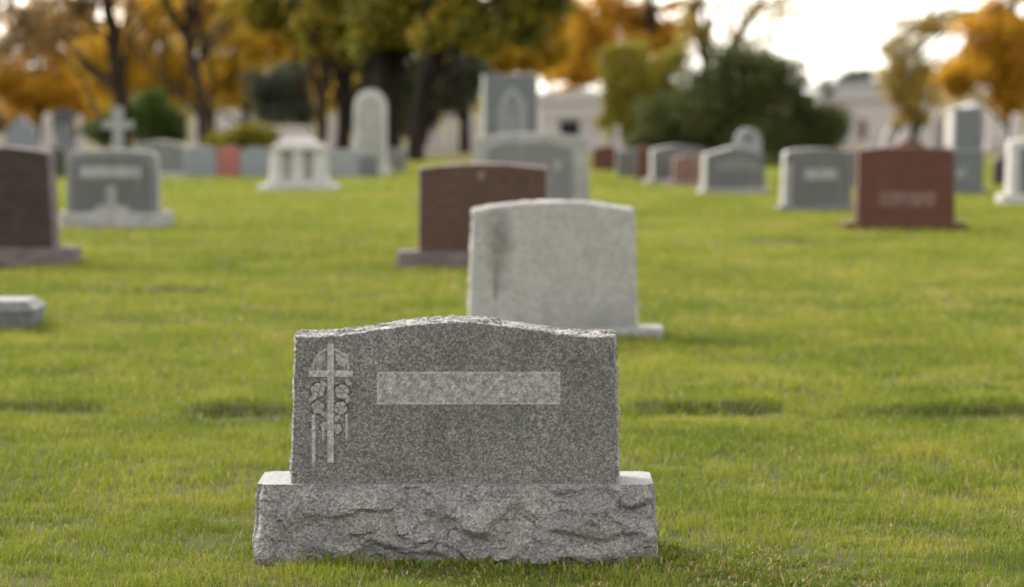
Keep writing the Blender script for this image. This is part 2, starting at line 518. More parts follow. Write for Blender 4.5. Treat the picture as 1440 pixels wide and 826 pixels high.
def stone(name, label, L, Rr, top, foot, shape='serp', drop=0.05, base=None, depth=0.2, mats=('grey', 'grey_edge'),
          base_mat='grey_edge', rough=0.0, wtop=None, rz=0.0, group=None, Y=None, cat='headstone', base_rough=0.0, res=None, nd=3, seed=0):
    """headstone from the rows and columns it covers in the photo:  L, Rr sides, top, foot rows; base=(L, R, row of its top)"""
    if Y is None: Y = ground_y(foot)
    k = (at(1000, foot, Y).x - at(0, foot, Y).x) / 1000
    b = base or (L, Rr, foot)
    cx = ((L + Rr) / 2)
    o = at(cx, foot, Y)
    z0 = gbase(Y)
    bh = (foot - b[2]) * k
    bw = (b[1] - b[0]) * k
    bd = max(depth + 0.1, 0.26) if base else depth
    loc = Vector((o.x, Y + bd / 2, z0))
    e = empty(name, loc, label, cat, group, rz)
    dy = 0.0
    if base:
        off = ((b[0] + b[1]) / 2 - cx) * k
        if base_rough:
            bb = rock_base_bm(bw, bd, bh, base_rough, res or 0.02, seed)
            o2 = link('base', bb, [M[base_mat], M[base_mat + '_top'] if base_mat + '_top' in M else M[base_mat]], e)
        else:
            bb = bmesh.new()
            bbox(bb, -bw / 2, bw / 2, -bd / 2, bd / 2, -0.06, bh, 0.008)
            o2 = link('base', bb, M[base_mat], e)
        o2.location.x = off
    yface = Y + bd / 2 - depth / 2
    h = at(cx, top, yface).z - z0 - bh
    if not base: bh = -0.05; h += 0.05
    bm = tablet_bm(outline((Rr - L) * k, h, shape, drop, None if wtop is None else wtop * k), -depth / 2, depth / 2, rough, nd, 0.008, seed,
                   res or (0.03 if rough else None))
    t = link('tablet', bm, [M[mats[0]], M[mats[1]]], e)
    t.location.z = bh
    FOOT.append((loc.x - bw / 2, loc.x + bw / 2, loc.y - bd / 2, loc.y + bd / 2))
    e['_k'] = k
    return e, t, k, yface

def on_face(t, e, px, py, yface):
    """photo pixel -> (x, z) on the face of tablet t"""
    p = at(px, py, yface)
    return p.x - e.location.x, p.z - e.location.z - t.location.z

def face_poly(name, e, t, yf, depth, polys, mat, proud=0.004, thick=0.004):
    bm = bmesh.new()
    for pl in polys:
        pts = [on_face(t, e, x, y, yf) for x, y in pl]
        prism(bm, pts, -depth / 2 - proud, -depth / 2 + thick)
    return link(name, bm, M[mat], t)

def rect(x0, x1, y0, y1): return [(x0, y1), (x1, y1), (x1, y0), (x0, y0)]
def pcirc(cx, cy, r, r2=None, n=12, rot=0): return circle(cx, cy, r, r2 or r, n, 0, rot)

# ------------------------------------------------------------------ ground
# sunken flat markers, each in a gap of the turf
FLUSH, GAPS = [], []
def flush(px0, px1, py, label, mat='grey_mid', dz=-0.026, dep=0.25, gap=0.05, up=0.034):
    Y = ground_y(py)
    a, b = at(px0, py, Y), at(px1, py, Y)
    zc = 0
    MARKERS.append((a.x - gap, b.x + gap, Y, Y + dep + gap, up))
    FLUSH.append((a, b, Y, label, mat, dz, dep))
    GAPS.append((a.x - gap, b.x + gap, Y - 0.01, Y + dep + gap))

def lay(a, b, Y, label, mat, dz, dep):
    zc = float(np.min(gz(np.linspace(a.x, b.x, 9), np.full(9, Y + dep / 2))))
    bm = bmesh.new()
    wd = (b.x - a.x) / 2
    bbox(bm, -wd, wd, -dep / 2, dep / 2, -0.08, 0.0, 0.006)
    o = link('flush_marker', bm, M[mat])
    o.location = ((a.x + b.x) / 2, Y + dep / 2, zc + 0.012 + dz)
    tag(o, label, 'grave marker', 'flat markers sunk in the lawn')
flush(-60, 135, 586, 'flat marker sunk in the turf at the left edge, level with the nearest stone', 'soil_shade')
flush(262, 404, 590, 'flat marker sunk in turf just left of the nearest headstone', 'grey_mid', -0.012)
flush(880, 1104, 590, 'flat marker sunk in turf just right of the nearest headstone', 'soil_shade')
flush(1205, 1470, 594, 'flat marker sunk in the turf at the right edge', 'soil_shade')
flush(200, 298, 411, 'small flat marker in the turf below the grey headstone with carved cross', 'soil_shade', dep=.36)
flush(1058, 1150, 346, 'distant flat marker in the turf left of the reddish brown headstone', 'soil_shade', dep=.5)

def axis(dense0, dense1, step, lo, hi):
    a = list(np.arange(dense0, dense1 + 1e-6, step))
    s = step
    while a[-1] < hi: s *= 1.25; a.append(min(hi, a[-1] + s))
    s = step
    b = []
    x = dense0
    while x > lo: s *= 1.25; x = max(lo, x - s); b.append(x)
    return np.array(b[::-1] + a)

gx = axis(-11, 11, 0.16, -2500, 2500)
gy = np.array(sorted(set(np.round(np.concatenate([axis(6, 52, 0.16, -300, 4500), np.arange(11.5, 18, 0.04)]), 4))))
X, Yg = np.meshgrid(gx, gy)
V = np.stack([X.ravel(), Yg.ravel(), gz(X, Yg).ravel()], 1)
nx_, ny_ = len(gx), len(gy)
ii = (np.arange(ny_ - 1)[:, None] * nx_ + np.arange(nx_ - 1)[None]).ravel()
FF = np.stack([ii, ii + 1, ii + nx_ + 1, ii + nx_], 1).ravel()

def ground_mat():
    m, n, p = new_mat('lawn_ground')
    g = n.nodes.new('ShaderNodeNewGeometry')
    v = g.outputs['Position']
    a = noise_n(n, v, 0.35, 6, 0.62)
    r = ramp(n, [(0.3, (0.085, 0.115, 0.012)), (0.5, (0.135, 0.155, 0.018)), (0.7, (0.175, 0.165, 0.03))])
    n.links.new(a, r.inputs[0])
    b = noise_n(n, v, 9, 5, 0.7)
    r2 = ramp(n, [(0.3, (0.6,) * 3), (0.7, (1.25,) * 3)])
    n.links.new(b, r2.inputs[0])
    c = mixc(n, r.outputs[0], r2.outputs[0], 1.0, 'MULTIPLY')
    # under the blades of the near lawn it is darker thatch and soil
    sx = n.nodes.new('ShaderNodeSeparateXYZ'); n.links.new(v, sx.inputs[0])
    mr = n.nodes.new('ShaderNodeMapRange')
    mr.inputs[1].default_value = 18; mr.inputs[2].default_value = 46
    n.links.new(sx.outputs[1], mr.inputs[0])
    s = ramp(n, [(0.35, (0.030, 0.034, 0.008)), (0.65, (0.070, 0.064, 0.020))])
    lit = ramp(n, [(0.42, (0.075, 0.05, 0.018)), (0.62, (0.06, 0.064, 0.013))])       # fallen leaves over thin grass under the trees
    n.links.new(a, lit.inputs[0])
    m2 = n.nodes.new('ShaderNodeMapRange')
    m2.inputs[1].default_value = 54; m2.inputs[2].default_value = 70
    n.links.new(sx.outputs[1], m2.inputs[0])
    c = mixc(n, c, lit.outputs[0], m2.outputs[0])
    n.links.new(b, s.inputs[0])
    c = mixc(n, s.outputs[0], c, mr.outputs[0])
    n.links.new(c, p.inputs['Base Color'])
    p.inputs['Roughness'].default_value = 0.95
    p.inputs['Specular IOR Level'].default_value = 0.1
    bp = n.nodes.new('ShaderNodeBump'); bp.inputs['Distance'].default_value = 0.03; bp.inputs['Strength'].default_value = 0.6
    n.links.new(noise_n(n, v, 30, 4, 0.7), bp.inputs['Height'])
    n.links.new(bp.outputs[0], p.inputs['Normal'])
    return m
go = np_mesh('ground', V, FF, np.full(len(ii), 4), ground_mat())
tag(go, None, None, kind='structure')

for fl in FLUSH: lay(*fl)

# ------------------------------------------------------------------ the front headstone
YB = 8.5
k0 = YB / F
def front_stone():
    base_w, base_d, base_h = 1.124, 0.30, 0.222
    c = at(640.5, 795, YB)
    e = empty('headstone', (c.x, YB + base_d / 2, gbase(YB)), 'nearest grey speckled granite headstone with carved cross and roses on rough plinth', 'headstone', 'headstones on the lawn')
    b = link('base', rock_base_bm(base_w, base_d, base_h, 0.031, 0.0048, 2.0, 0.010), [M['main_base'], M['main_base_top']], e)
    b['label'] = 'rough rock faced granite base with pale sawn top'
    dep = 0.19
    yf = YB + base_d / 2 - dep / 2 - 0.035
    h = at(640, 447, yf).z - base_h
    wid = (872 - 407) * yf / F
    wt = (867 - 416) * yf / F
    t = link('tablet', tablet_bm(outline(wid, h - 0.012, 'serp', 0.041, wt, 30, 80), -dep / 2, dep / 2, 0.011, 26, 0.003, 3.3, 0.0055),
             [M['main_face'], M['main_rock']], e)
    t.location = (at(640, 600, yf).x - e.location.x, yf + dep / 2 - e.location.y, base_h)
    def P(px, py):
        p = at(px, py, yf)
        return p.x - e.location.x - t.location.x, p.z - base_h - e.location.z
    def part(name, polys, mat, proud):
        bm = bmesh.new()
        for pl in polys: prism(bm, [P(x, y) for x, y in pl], -dep / 2 - proud, -dep / 2 + 0.004)
        return link(name, bm, M[mat], t)
    part('name_panel', [rect(533, 785, 526, 566)], 'frost_panel', 0.0016)
    part('panel_border', [rect(530, 533, 523, 569), rect(785, 788, 523, 569), rect(533, 785, 523, 526), rect(533, 785, 566, 569)], 'frost', 0.0022)
    part('carved_cross', [[(460.5, 484), (469.5, 484), (469.5, 521), (496, 521), (496, 530), (469.5, 530), (469.5, 651), (460.5, 651), (460.5, 530), (434, 530), (434, 521), (460.5, 521)][::-1]], 'frost', 0.0030)
    # gothic arch and side posts
    A = []
    for i in range(11):
        a = math.pi * i / 10
        A.append((465 + 27 * math.cos(a), 520 - 31 * math.sin(a)))
    strips = []
    for i in range(10):
        (x0, y0), (x1, y1) = A[i], A[i + 1]
        def inn(x, y): return (465 + (x - 465) * 0.86, 520 + (y - 520) * 0.88)
        strips.append([(x0, y0), inn(x0, y0), inn(x1, y1), (x1, y1)])
    part('carved_arch', strips, 'frost_dim', 0.0018)
    for r_ in (rect(438.5, 443.5, 583, 656), rect(486, 489, 583, 618), rect(453, 456, 600, 620)): part('carved_post', [r_], 'frost', 0.0018)
    ro = []
    def rose(cx, cy, r):
        ro.clear()
        for i in range(5):
            a = 2 * math.pi * i / 5 + cx
            ro.append(pcirc(cx + 0.56 * r * math.cos(a), cy + 0.56 * r * math.sin(a), r * 0.44, r * 0.33, 9, a + math.pi / 2))
        ro.append(pcirc(cx, cy, r * 0.24, None, 7))
        part('carved_rose', ro, 'frost_dim', 0.0016)
        part('rose_shade', [pcirc(cx, cy, r * 1.13, None, 16)], 'carve_shade', 0.0006)  # dark disc painting a drop shadow round the rose
    def leaf(cx, cy, a, l, wd):
        part('carved_leaf', [[(cx + u * l * math.cos(a) - v * wd * math.sin(a), cy + u * l * math.sin(a) + v * wd * math.cos(a)) for u, v in ((-1, 0), (-.3, .8), (.4, .7), (1, 0), (.4, -.7), (-.3, -.8))]], 'frost_dim', 0.0012)
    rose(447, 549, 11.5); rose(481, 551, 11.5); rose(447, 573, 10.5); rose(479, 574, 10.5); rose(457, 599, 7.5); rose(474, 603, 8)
    leaf(451, 506, 2.2, 12, 6); leaf(479, 507, 1.0, 13, 7); leaf(484, 500, 0.4, 8, 4); leaf(490, 538, .9, 7, 4); leaf(440, 560, 2.6, 7, 4); leaf(456, 583, 0.6, 7, 4); leaf(489, 562, 1.9, 6, 4); leaf(455, 540, .7, 6, 3.5); leaf(474, 588, 2.3, 6, 3.5); leaf(447, 520, 1.5, 5, 3)
    FOOT.append((c.x - base_w / 2, c.x + base_w / 2, YB - 0.02, YB + base_d))
front_stone()

G = 'headstones on the lawn'
# ------------------------------------------------------------------ the mid-ground headstones
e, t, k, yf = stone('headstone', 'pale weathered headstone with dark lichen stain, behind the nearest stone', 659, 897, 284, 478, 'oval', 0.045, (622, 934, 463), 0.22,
    ('pale_stain_shade', 'pale_edge'), 'grey_edge', 0.014, 226, 0.0, G, res=0.012, nd=10, seed=1.7)
t['label'] = 'pale tablet with dark lichen streak'
face_poly('carved_cross', e, t, yf, .22, [[(695, 422), (699, 422), (700, 345), (714, 345), (714, 339), (700, 339), (701, 318), (696, 318), (696, 339), (689, 339), (689, 345), (696, 345)]], 'lichen', 0.0015)

e, t, k, yf = stone('headstone', 'dark brown granite headstone half hidden by the pale weathered one', 588, 771, 230, 381, 'oval', 0.035, (558, 801, 354), 0.2,
    ('brown', 'brown_edge'), 'brown_base', 0.006, 181, 0.0, G, base_rough=0.012, res=0.02, nd=5, seed=4.1)
face_poly('carved_cross', e, t, yf, .2, [rect(675, 679, 240, 254), rect(671, 683, 243.5, 247)], 'brown_edge', 0.002)

e, t, k, yf = stone('headstone', 'wide grey headstone with pale border right behind the dark brown one', 664, 829, 187, 300, 'oval', 0.06, (648, 845, 287), 0.22,
    ('grey_edge', 'grey_edge'), 'grey_edge', 0.0, 160, 0.0, G)
pan = [(686, 287), (807, 287), (805, 212)] + [(746 + 59 * math.cos(a), 212 - 11 * math.sin(a)) for a in np.linspace(0.3, math.pi - 0.3, 9)] + [(687, 212)]
face_poly('face_panel', e, t, yf, .22, [pan], 'grey_mid', 0.006)
face_poly('carved_emblem', e, t, yf, .22, [pcirc(783, 233, 6, 9)], 'grey_edge', 0.012)

e, t, k, yf = stone('headstone', 'dark brown headstone cut off by the left edge of the picture', -118, 76, 206, 376, 'oval', 0.05, (-150, 104, 349), 0.26,
    ('dark', 'brown_base'), 'brown_base', 0.012, 182, R(-3), G, base_rough=0.014, res=0.02, nd=6, seed=7.7)

e, t, k, yf = stone('headstone', 'grey headstone with pale name band and carved cross, in front of white stone cross', 92, 223, 211, 323, 'shoulder', 0.07, (83, 238, 299), 0.22,
    ('grey_mid', 'grey_edge'), 'grey_edge', 0.0, 126, 0.0, G, base_rough=0.02, res=0.025, seed=9.3)
pan = [(103, 298), (212, 298), (209, 232)] + [(157 + 52 * math.cos(a), 228 - 6 * math.sin(a)) for a in np.linspace(0.2, math.pi - 0.2, 9)] + [(105, 232)]
face_poly('face_panel', e, t, yf, .22, [pan], 'grey', 0.006)
face_poly('name_panel', e, t, yf, .22, [rect(113, 199, 234, 250)], 'grey_edge', 0.010)
face_poly('carved_cross', e, t, yf, .22, [rect(151, 162, 261, 297), rect(147, 151, 270, 274), rect(162, 166, 270, 274)], 'grey_edge', 0.009)
face_poly('carved_flowers', e, t, yf, .22, [[(128, 299), (186, 299), (180, 292), (168, 288), (157, 286), (144, 288), (134, 292)]], 'grey_edge', 0.012)

e, t, k, yf = stone('headstone', 'reddish brown granite headstone with name band on the right of the lawn', 1206, 1344, 207, 326, 'oval', 0.03, (1188, 1358, 313), 0.22,
    ('red', 'red'), 'red', 0.0, 134, 0.0, G)
face_poly('name_panel', e, t, yf, .22, [rect(1237, 1314, 271, 290)], 'red_name', 0.004)

e, t, k, yf = stone('headstone', 'grey headstone with small pale name band left of the reddish brown one', 1101, 1198, 209, 298, 'shoulder', 0.07, (1094, 1203, 289), 0.24,
    ('grey', 'grey_edge'), 'grey_mid', 0.0, 94, R(6), G)
face_poly('name_panel', e, t, yf, .24, [rect(1130, 1176, 238, 252)], 'grey_edge', 0.006)
face_poly('face_border', e, t, yf, .24, [rect(1104, 1110, 230, 288)], 'grey_edge', 0.004)

e, t, k, yf = stone('headstone', 'grey headstone with pale arched top panel, right in front of the dark green bush', 988, 1075, 206, 273, 'slant', 0.10, (983, 1081, 265), 0.24,
    ('grey', 'grey_edge'), 'grey_edge', 0.0, 85, R(12), G)
face_poly('face_panel', e, t, yf, .24, [[(1002, 240), (1070, 240), (1066, 228), (1036, 222), (1006, 229)]], 'grey_mid', 0.006)

e, t, k, yf = stone('headstone', 'small dark brown round topped headstone at the right, beside the pale edged one', 1398, 1424, 219, 263, 'oval', 0.12, None, 0.2,
    ('dark', 'dark'), 'dark', 0.0, 24, 0.0, G)
e, t, k, yf = stone('headstone', 'grey headstone with pale sides cut off by the right edge of the picture', 1419, 1500, 194, 287, 'oval', 0.05, (1407, 1512, 274), 0.26,
    ('white', 'white'), 'white', 0.0, 79, R(4), G)
face_poly('face_panel', e, t, yf, .26, [rect(1432, 1488, 208, 272)], 'slate', 0.006)

# low marker at the left edge
def low_marker():
    Y = ground_y(466); k = Y / F
    z0 = gbase(Y)
    o = at(46, 466, Y)
    wid = 0.66
    e = empty('grave_marker', (o.x - wid / 2, Y + 0.22, z0), 'low grey granite marker with sloping pale top edges, in the grass at the left edge', 'grave marker')
    bm = rock_base_bm(wid, 0.42, 0.10, 0.006, 0.012, 5.0, 0.0)
    link('base', bm, [M['grey'], M['grey_edge']], e)
    bm = bmesh.new()
    bbox(bm, -wid / 2 - .012, wid / 2 + .012, -0.222, 0.222, 0.10, 0.125, 0.003)
    bbox(bm, -wid / 2 + .004, wid / 2 - .004, -0.206, 0.206, 0.1245, 0.165, 0.003, 0.11)
    link('cap', bm, M['grey_mid'], e)
    FOOT.append((e.location.x - wid / 2, e.location.x + wid / 2, Y, Y + 0.44))
low_marker()

# ------------------------------------------------------------------ the far rows
GF = 'small stones of the far rows'
def far(label, L, Rr, top, foot, mat, edge=None, shape='flat', drop=0.0, base=None, Y=None, depth=0.2, wtop=None, rz=0, name='headstone', cat='headstone'):
    return stone(name, label, L, Rr, top, foot, shape, drop, base, depth, (mat, edge or mat), edge or mat, 0.0, wtop, rz, GF, Y, cat)

far('narrow blackish headstone between the brown left edge stone and the grey cross one', 68, 92, 208, 251, 'black', shape='oval', drop=0.04)
far('wide grey headstone with pale top behind the grey cross one', 184, 262, 198, 251, 'grey_mid', 'white', 'oval', 0.1, (180, 268, 243))
far('blue grey low headstone left of the small red one', 256, 304, 206, 251, 'blue_grey', shape='oval', drop=0.03)
far('small red granite headstone in the far left row', 306, 336, 206, 251, 'red_pale', shape='oval', drop=0.05)
far('blue grey low headstone right of the small red one', 338, 378, 208, 251, 'blue_grey', 'grey_mid', 'oval', 0.03)
far('low pale blue grey headstone between the white monument and white arched tablet', 456, 505, 211, 252, 'slate_pale', shape='flat')
far('small dark grey stone standing before the white arched tablet', 506, 532, 218, 252, 'slate', shape='oval', drop=0.05)
e, t, k, yf = far('tall white round arched tablet among the dark tree trunks', 497, 544, 126, 248, 'white', 'white', 'arch', 0.05, (493, 550, 236), Y=46.5, depth=0.18)
face_poly('face_panel', e, t, yf, .18, [[(503, 234), (538, 234), (538, 158)] + [(520.5 + 17.5 * math.cos(a), 158 - 22 * math.sin(a)) for a in np.linspace(0.2, math.pi - 0.2, 9)] + [(503, 158)]], 'grey_edge', 0.004)
far('grey headstone half hidden right of the white arched tablet', 546, 572, 209, 248, 'grey_mid', 'grey_edge', 'oval', 0.04, Y=48)
e, t, k, yf = far('tall slate grey tablet with carved gothic niche, rising behind the wide grey headstone', 679, 755, 105, 250, 'slate', 'slate_pale', 'flat', 0.0, (664, 770, 236), depth=0.3, rz=R(7))
arch = [(704, 236), (709, 236), (709, 160), (716, 146), (723, 160), (723, 236), (736, 236), (736, 152), (730, 135), (718, 124), (706, 135), (700, 152), (700, 236)]
face_poly('carved_niche', e, t, yf, .3, [rect(700, 709, 150, 236), rect(728, 737, 150, 236), [(700, 150), (709, 150), (713, 139), (718, 134), (724, 139), (728, 150), (737, 150), (731, 134), (718, 122), (706, 134)][::-1]], 'slate_pale', 0.012)
face_poly('carved_figure', e, t, yf, .3, [rect(714, 722, 160, 236), pcirc(718, 152, 4, 5)], 'slate_pale', 0.008)

far('red headstone just right of the wide grey one', 834, 869, 206, 247, 'red', shape='oval', drop=0.05, Y=49)
far('grey low headstone between the two red ones', 867, 902, 210, 250, 'grey', 'grey_edge', 'oval', 0.04)
far('narrow dark red headstone right of the low grey one', 896, 919, 206, 256, 'red', shape='oval', drop=0.03)
far('grey headstone with pale left edge behind the low reddish brown one', 915, 992, 205, 261, 'grey', 'grey_edge', 'oval', 0.06, (906, 996, 252), rz=R(12))
far('low reddish brown headstone before the grey one left of the bush', 947, 990, 218, 264, 'red_name', 'brown_edge', 'oval', 0.05, (938, 994, 256))
e, t, k, yf = far('rounded pale grey headstone with round emblem against the dark green bush', 1034, 1072, 180, 252, 'slate_pale', 'slate_pale', 'arch', 0.04, (1030, 1078, 242), Y=44)
face_poly('carved_emblem', e, t, yf, .2, [pcirc(1053, 194, 8, 7)], 'slate', 0.006)
far('narrow grey stone showing between the grey and the reddish brown headstones', 1192, 1212, 212, 264, 'grey', 'grey', 'flat', 0.0)
far('red stone with stepped top rising just behind the reddish brown headstone', 1262, 1300, 194, 262, 'red', 'red', 'slant', 0.10)

e, t, k, yf = far('tall dark grey two tier monument right of the reddish brown headstone', 1341, 1384, 215, 274, 'slate', 'slate', 'flat', 0.0, (1336, 1390, 266), depth=0.34, name='monument', cat='monument')
bm = bmesh.new()
h0 = t.location.z + (at(1360, 215, yf).z - at(1360, 266, yf).z)
bbox(bm, -23.5 * k, 23.5 * k, -0.19, 0.19, h0, h0 + 0.035, 0.008)
link('ledge', bm, M['slate_pale'], e)
bm = bmesh.new()
h1 = at(1360, 152, yf).z - e.location.z
bbox(bm, -20 * k, 20 * k, -0.15, 0.15, h0 + 0.035, h1, 0.01, 0.08)
link('shaft', bm, M['slate'], e)
face_poly('name_panel', e, t, yf, .34, [rect(1345, 1358, 239, 250)], 'slate_pale', 0.006)

# stone cross behind the grey headstone
def cross_monument():
    Y = 44.5; k = Y / F; z0 = gbase(Y)
    o = at(166.5, 248, Y)
    e = empty('cross_monument', (o.x, Y, z0), 'pale stone cross rising behind the grey headstone with name band', 'cross')
    bm = bmesh.new()
    bbox(bm, -.34, .34, -.25, .25, -0.05, 0.16, 0.012); bbox(bm, -.23, .23, -.17, .17, 0.16, 0.34, 0.012, 0.1)
    link('pedestal', bm, M['white'], e)
    zt = at(166, 150, Y).z - z0; za = at(166, 176, Y).z - z0
    wv, wh = 8.5 * k, 21.5 * k
    pts = []
    def arm(sx, sz):  return None
    a = 0.055
    P = [(-wv * .95, 0.34), (wv * .95, 0.34), (wv * .8, za - a), (wh * .9, za - a * 1.05), (wh, za - a * .6), (wh, za + a * .6), (wh * .9, za + a * 1.05), (wv * .8, za + a), (wv * .95, zt - 0.03), (wv * .5, zt), (-wv * .5, zt), (-wv * .95, zt - 0.03),
         (-wv * .8, za + a), (-wh * .9, za + a * 1.05), (-wh, za + a * .6), (-wh, za - a * .6), (-wh * .9, za - a * 1.05), (-wv * .8, za - a)]
    bm = bmesh.new(); prism(bm, P, -.06, .06)
    link('cross', bm, M['slate_pale'], e)
cross_monument()

# white columned monument
def columned():
    Y = ground_y(270); k = Y / F; z0 = gbase(Y)
    o = at(418, 268, Y)
    e = empty('monument', (o.x, Y + 0.4, z0), 'white stone monument with corner columns on a wide pale slab, centre left', 'monument')
    def H(py): return at(418, py, Y).z - z0
    bm = bmesh.new(); bbox(bm, -57 * k, 57 * k, -.42, .42, -0.05, H(262), .01); link('slab', bm, M['white'], e)
    bm = bmesh.new(); bbox(bm, -44 * k, 44 * k, -.34, .34, H(262), H(255), .01, .03); link('plinth', bm, M['white'], e)
    bm = bmesh.new(); bbox(bm, -30 * k, 30 * k, -.24, .24, H(255), H(212), .006, .06); link('body', bm, M['grey_edge'], e)
    for sx in (-1, 0, 1):
        for sy in (-1, 1):
            if sx == 0 and sy == 1: continue
            bm = bmesh.new()
            x = sx * 30 * k if sx else 0
            for za, zb, r0, r1 in ((H(255), H(250), .105, .09), (H(250), H(216), .092, .068), (H(216), H(212), .07, .09)):
                v0 = bmesh.ops.create_cone(bm, cap_ends=True, segments=16, radius1=r0 * 1.1, radius2=r1 * 1.1, depth=zb - za)['verts']
                for v in v0: v.co += Vector((x, sy * .24, (za + zb) / 2))
            link('column', bm, M['white'], e)
    bm = bmesh.new(); bbox(bm, -38 * k, 38 * k, -.33, .33, H(212), H(205), .008); bbox(bm, -31 * k, 31 * k, -.27, .27, H(205), H(200), .008, .1)
    link('cornice', bm, M['white'], e)
    bm = bmesh.new(); bbox(bm, -24 * k, 24 * k, -.2, .2, H(200), H(194), .01, .25)
    link('cap', bm, M['white'], e)
    FOOT.append((o.x - 57 * k, o.x + 57 * k, Y, Y + .84))
columned()

# mausoleum
def mausoleum():
    Y = 142.0; k = Y / F; z0 = gbase(Y)
    o = at(801, 200, Y)
    e = empty('mausoleum', (o.x, Y + 1.8, z0), 'small white mausoleum with dark doorway behind the wide grey headstone', 'mausoleum')
    H = at(801, 124, Y).z - z0; hs_ = at(801, 145, Y).z - z0
    wd = 44 * k
    dw, dh = 14 * k, at(801, 170, Y).z - z0
    bm = bmesh.new()
    bbox(bm, -wd, -dw, -1.8, 1.8, -.4, hs_, 0.02); bbox(bm, dw, wd, -1.8, 1.8, -.4, hs_, 0.02)
    bbox(bm, -dw, dw, -1.79, 1.79, dh, hs_ - .003, 0.0); bbox(bm, -dw, dw, -1.2, 1.78, -.4, dh, 0.0)
    link('wall', bm, M['cream'], e)
    bm = bmesh.new()
    n = 20
    top = [(-wd * 1.04, hs_), (wd * 1.04, hs_)] + [(wd * 1.04 * math.cos(a), hs_ + .12 + (H - hs_ - .12) * math.sin(a) ** 0.75) for a in np.linspace(0, math.pi, n)]
    prism(bm, top, -1.95, 1.95)
    link('roof', bm, M['white'], e)
    bm = bmesh.new(); bbox(bm, -dw + .02, dw - .02, -1.32, -1.24, -.3, dh - .02)
    d = link('door', bm, M['void'], e); d['label'] = 'dark recessed door'
    bm = bmesh.new()
    for s in (-1, 1): bbox(bm, s * (dw + .16) - .14, s * (dw + .16) + .14, -1.93, -1.803, -.3, dh + .15, .02)
    bbox(bm, -dw - .42, dw + .42, -1.95, -1.803, dh + .153, dh + .40, .02)
    link('door_surround', bm, M['white'], e)
mausoleum()

# pale flat roofed building at the right
def chapel():
    Y = 200.0; k = Y / F; z0 = gbase(Y)
    x0, x1 = at(1151, 150, Y).x, at(1322, 150, Y).x
    H = at(1200, 119, Y).z - z0
    e = empty('chapel', ((x0 + x1) / 2, Y + 4, z0), 'cream flat roofed stone building beyond the dark green bush on the right', 'building')
    hw = (x1 - x0) / 2
    bm = bmesh.new(); bbox(bm, -hw + .25, hw - .25, -4, 4, -.5, H - 1.0, .03); link('wall', bm, M['cream'], e)
    bm = bmesh.new(); bbox(bm, -hw, hw, -4.3, 4.3, H - 1.0, H - .55, .05); bbox(bm, -hw + .2, hw - .2, -4.1, 4.1, H - .55, H - .12, .03)
    link('cornice', bm, M['white'], e)
    bm = bmesh.new()
    prism(bm, [(-hw, H - .12), (hw, H - .12), (hw, H - .02), (0, H + .25), (-hw, H - .02)], -4.25, 4.25)
    link('roof', bm, M['slate_pale'], e)
    for px in (1186, 1213, 1262, 1300):
        xx = at(px, 180, Y).x - e.location.x
        zz = at(px, 195, Y).z - z0; zt = at(px, 170, Y).z - z0
        bm = bmesh.new(); bbox(bm, xx - .42, xx + .42, -4.06, -3.9, zz - .2, zt + .2, .02)
        f = link('window', bm, M['white'], e)
        bm = bmesh.new(); bbox(bm, xx - .30, xx + .30, -4.075, -4.03, zz - .08, zt + .08)
        link('pane', bm, M['red_name'] if px == 1213 else M['void'], f)
chapel()

def small_mausoleum():
    Y = 185.0; k = Y / F; z0 = gbase(Y)
    o = at(1374, 190, Y)
    e = empty('mausoleum', (o.x, Y + 1.5, z0), 'pale pinkish gabled mausoleum beyond the tall dark two tier monument', 'mausoleum')
    hw = 34 * k; hw_ = at(1374, 160, Y).z - z0; ht = at(1374, 146, Y).z - z0
    bm = bmesh.new(); bbox(bm, -hw, hw, -1.5, 1.5, -.4, hw_, .03); link('wall', bm, M['cream'], e)
    bm = bmesh.new(); prism(bm, [(-hw * 1.08, hw_ + .003), (hw * 1.08, hw_ + .003), (hw * 1.08, hw_ + .12), (0, ht), (-hw * 1.08, hw_ + .12)], -1.65, 1.65); link('roof', bm, M['white'], e)
    bm = bmesh.new(); bbox(bm, -.4, .4, -1.53, -1.4, -.3, hw_ * .75, .01); link('door', bm, M['slate'], e)
small_mausoleum()

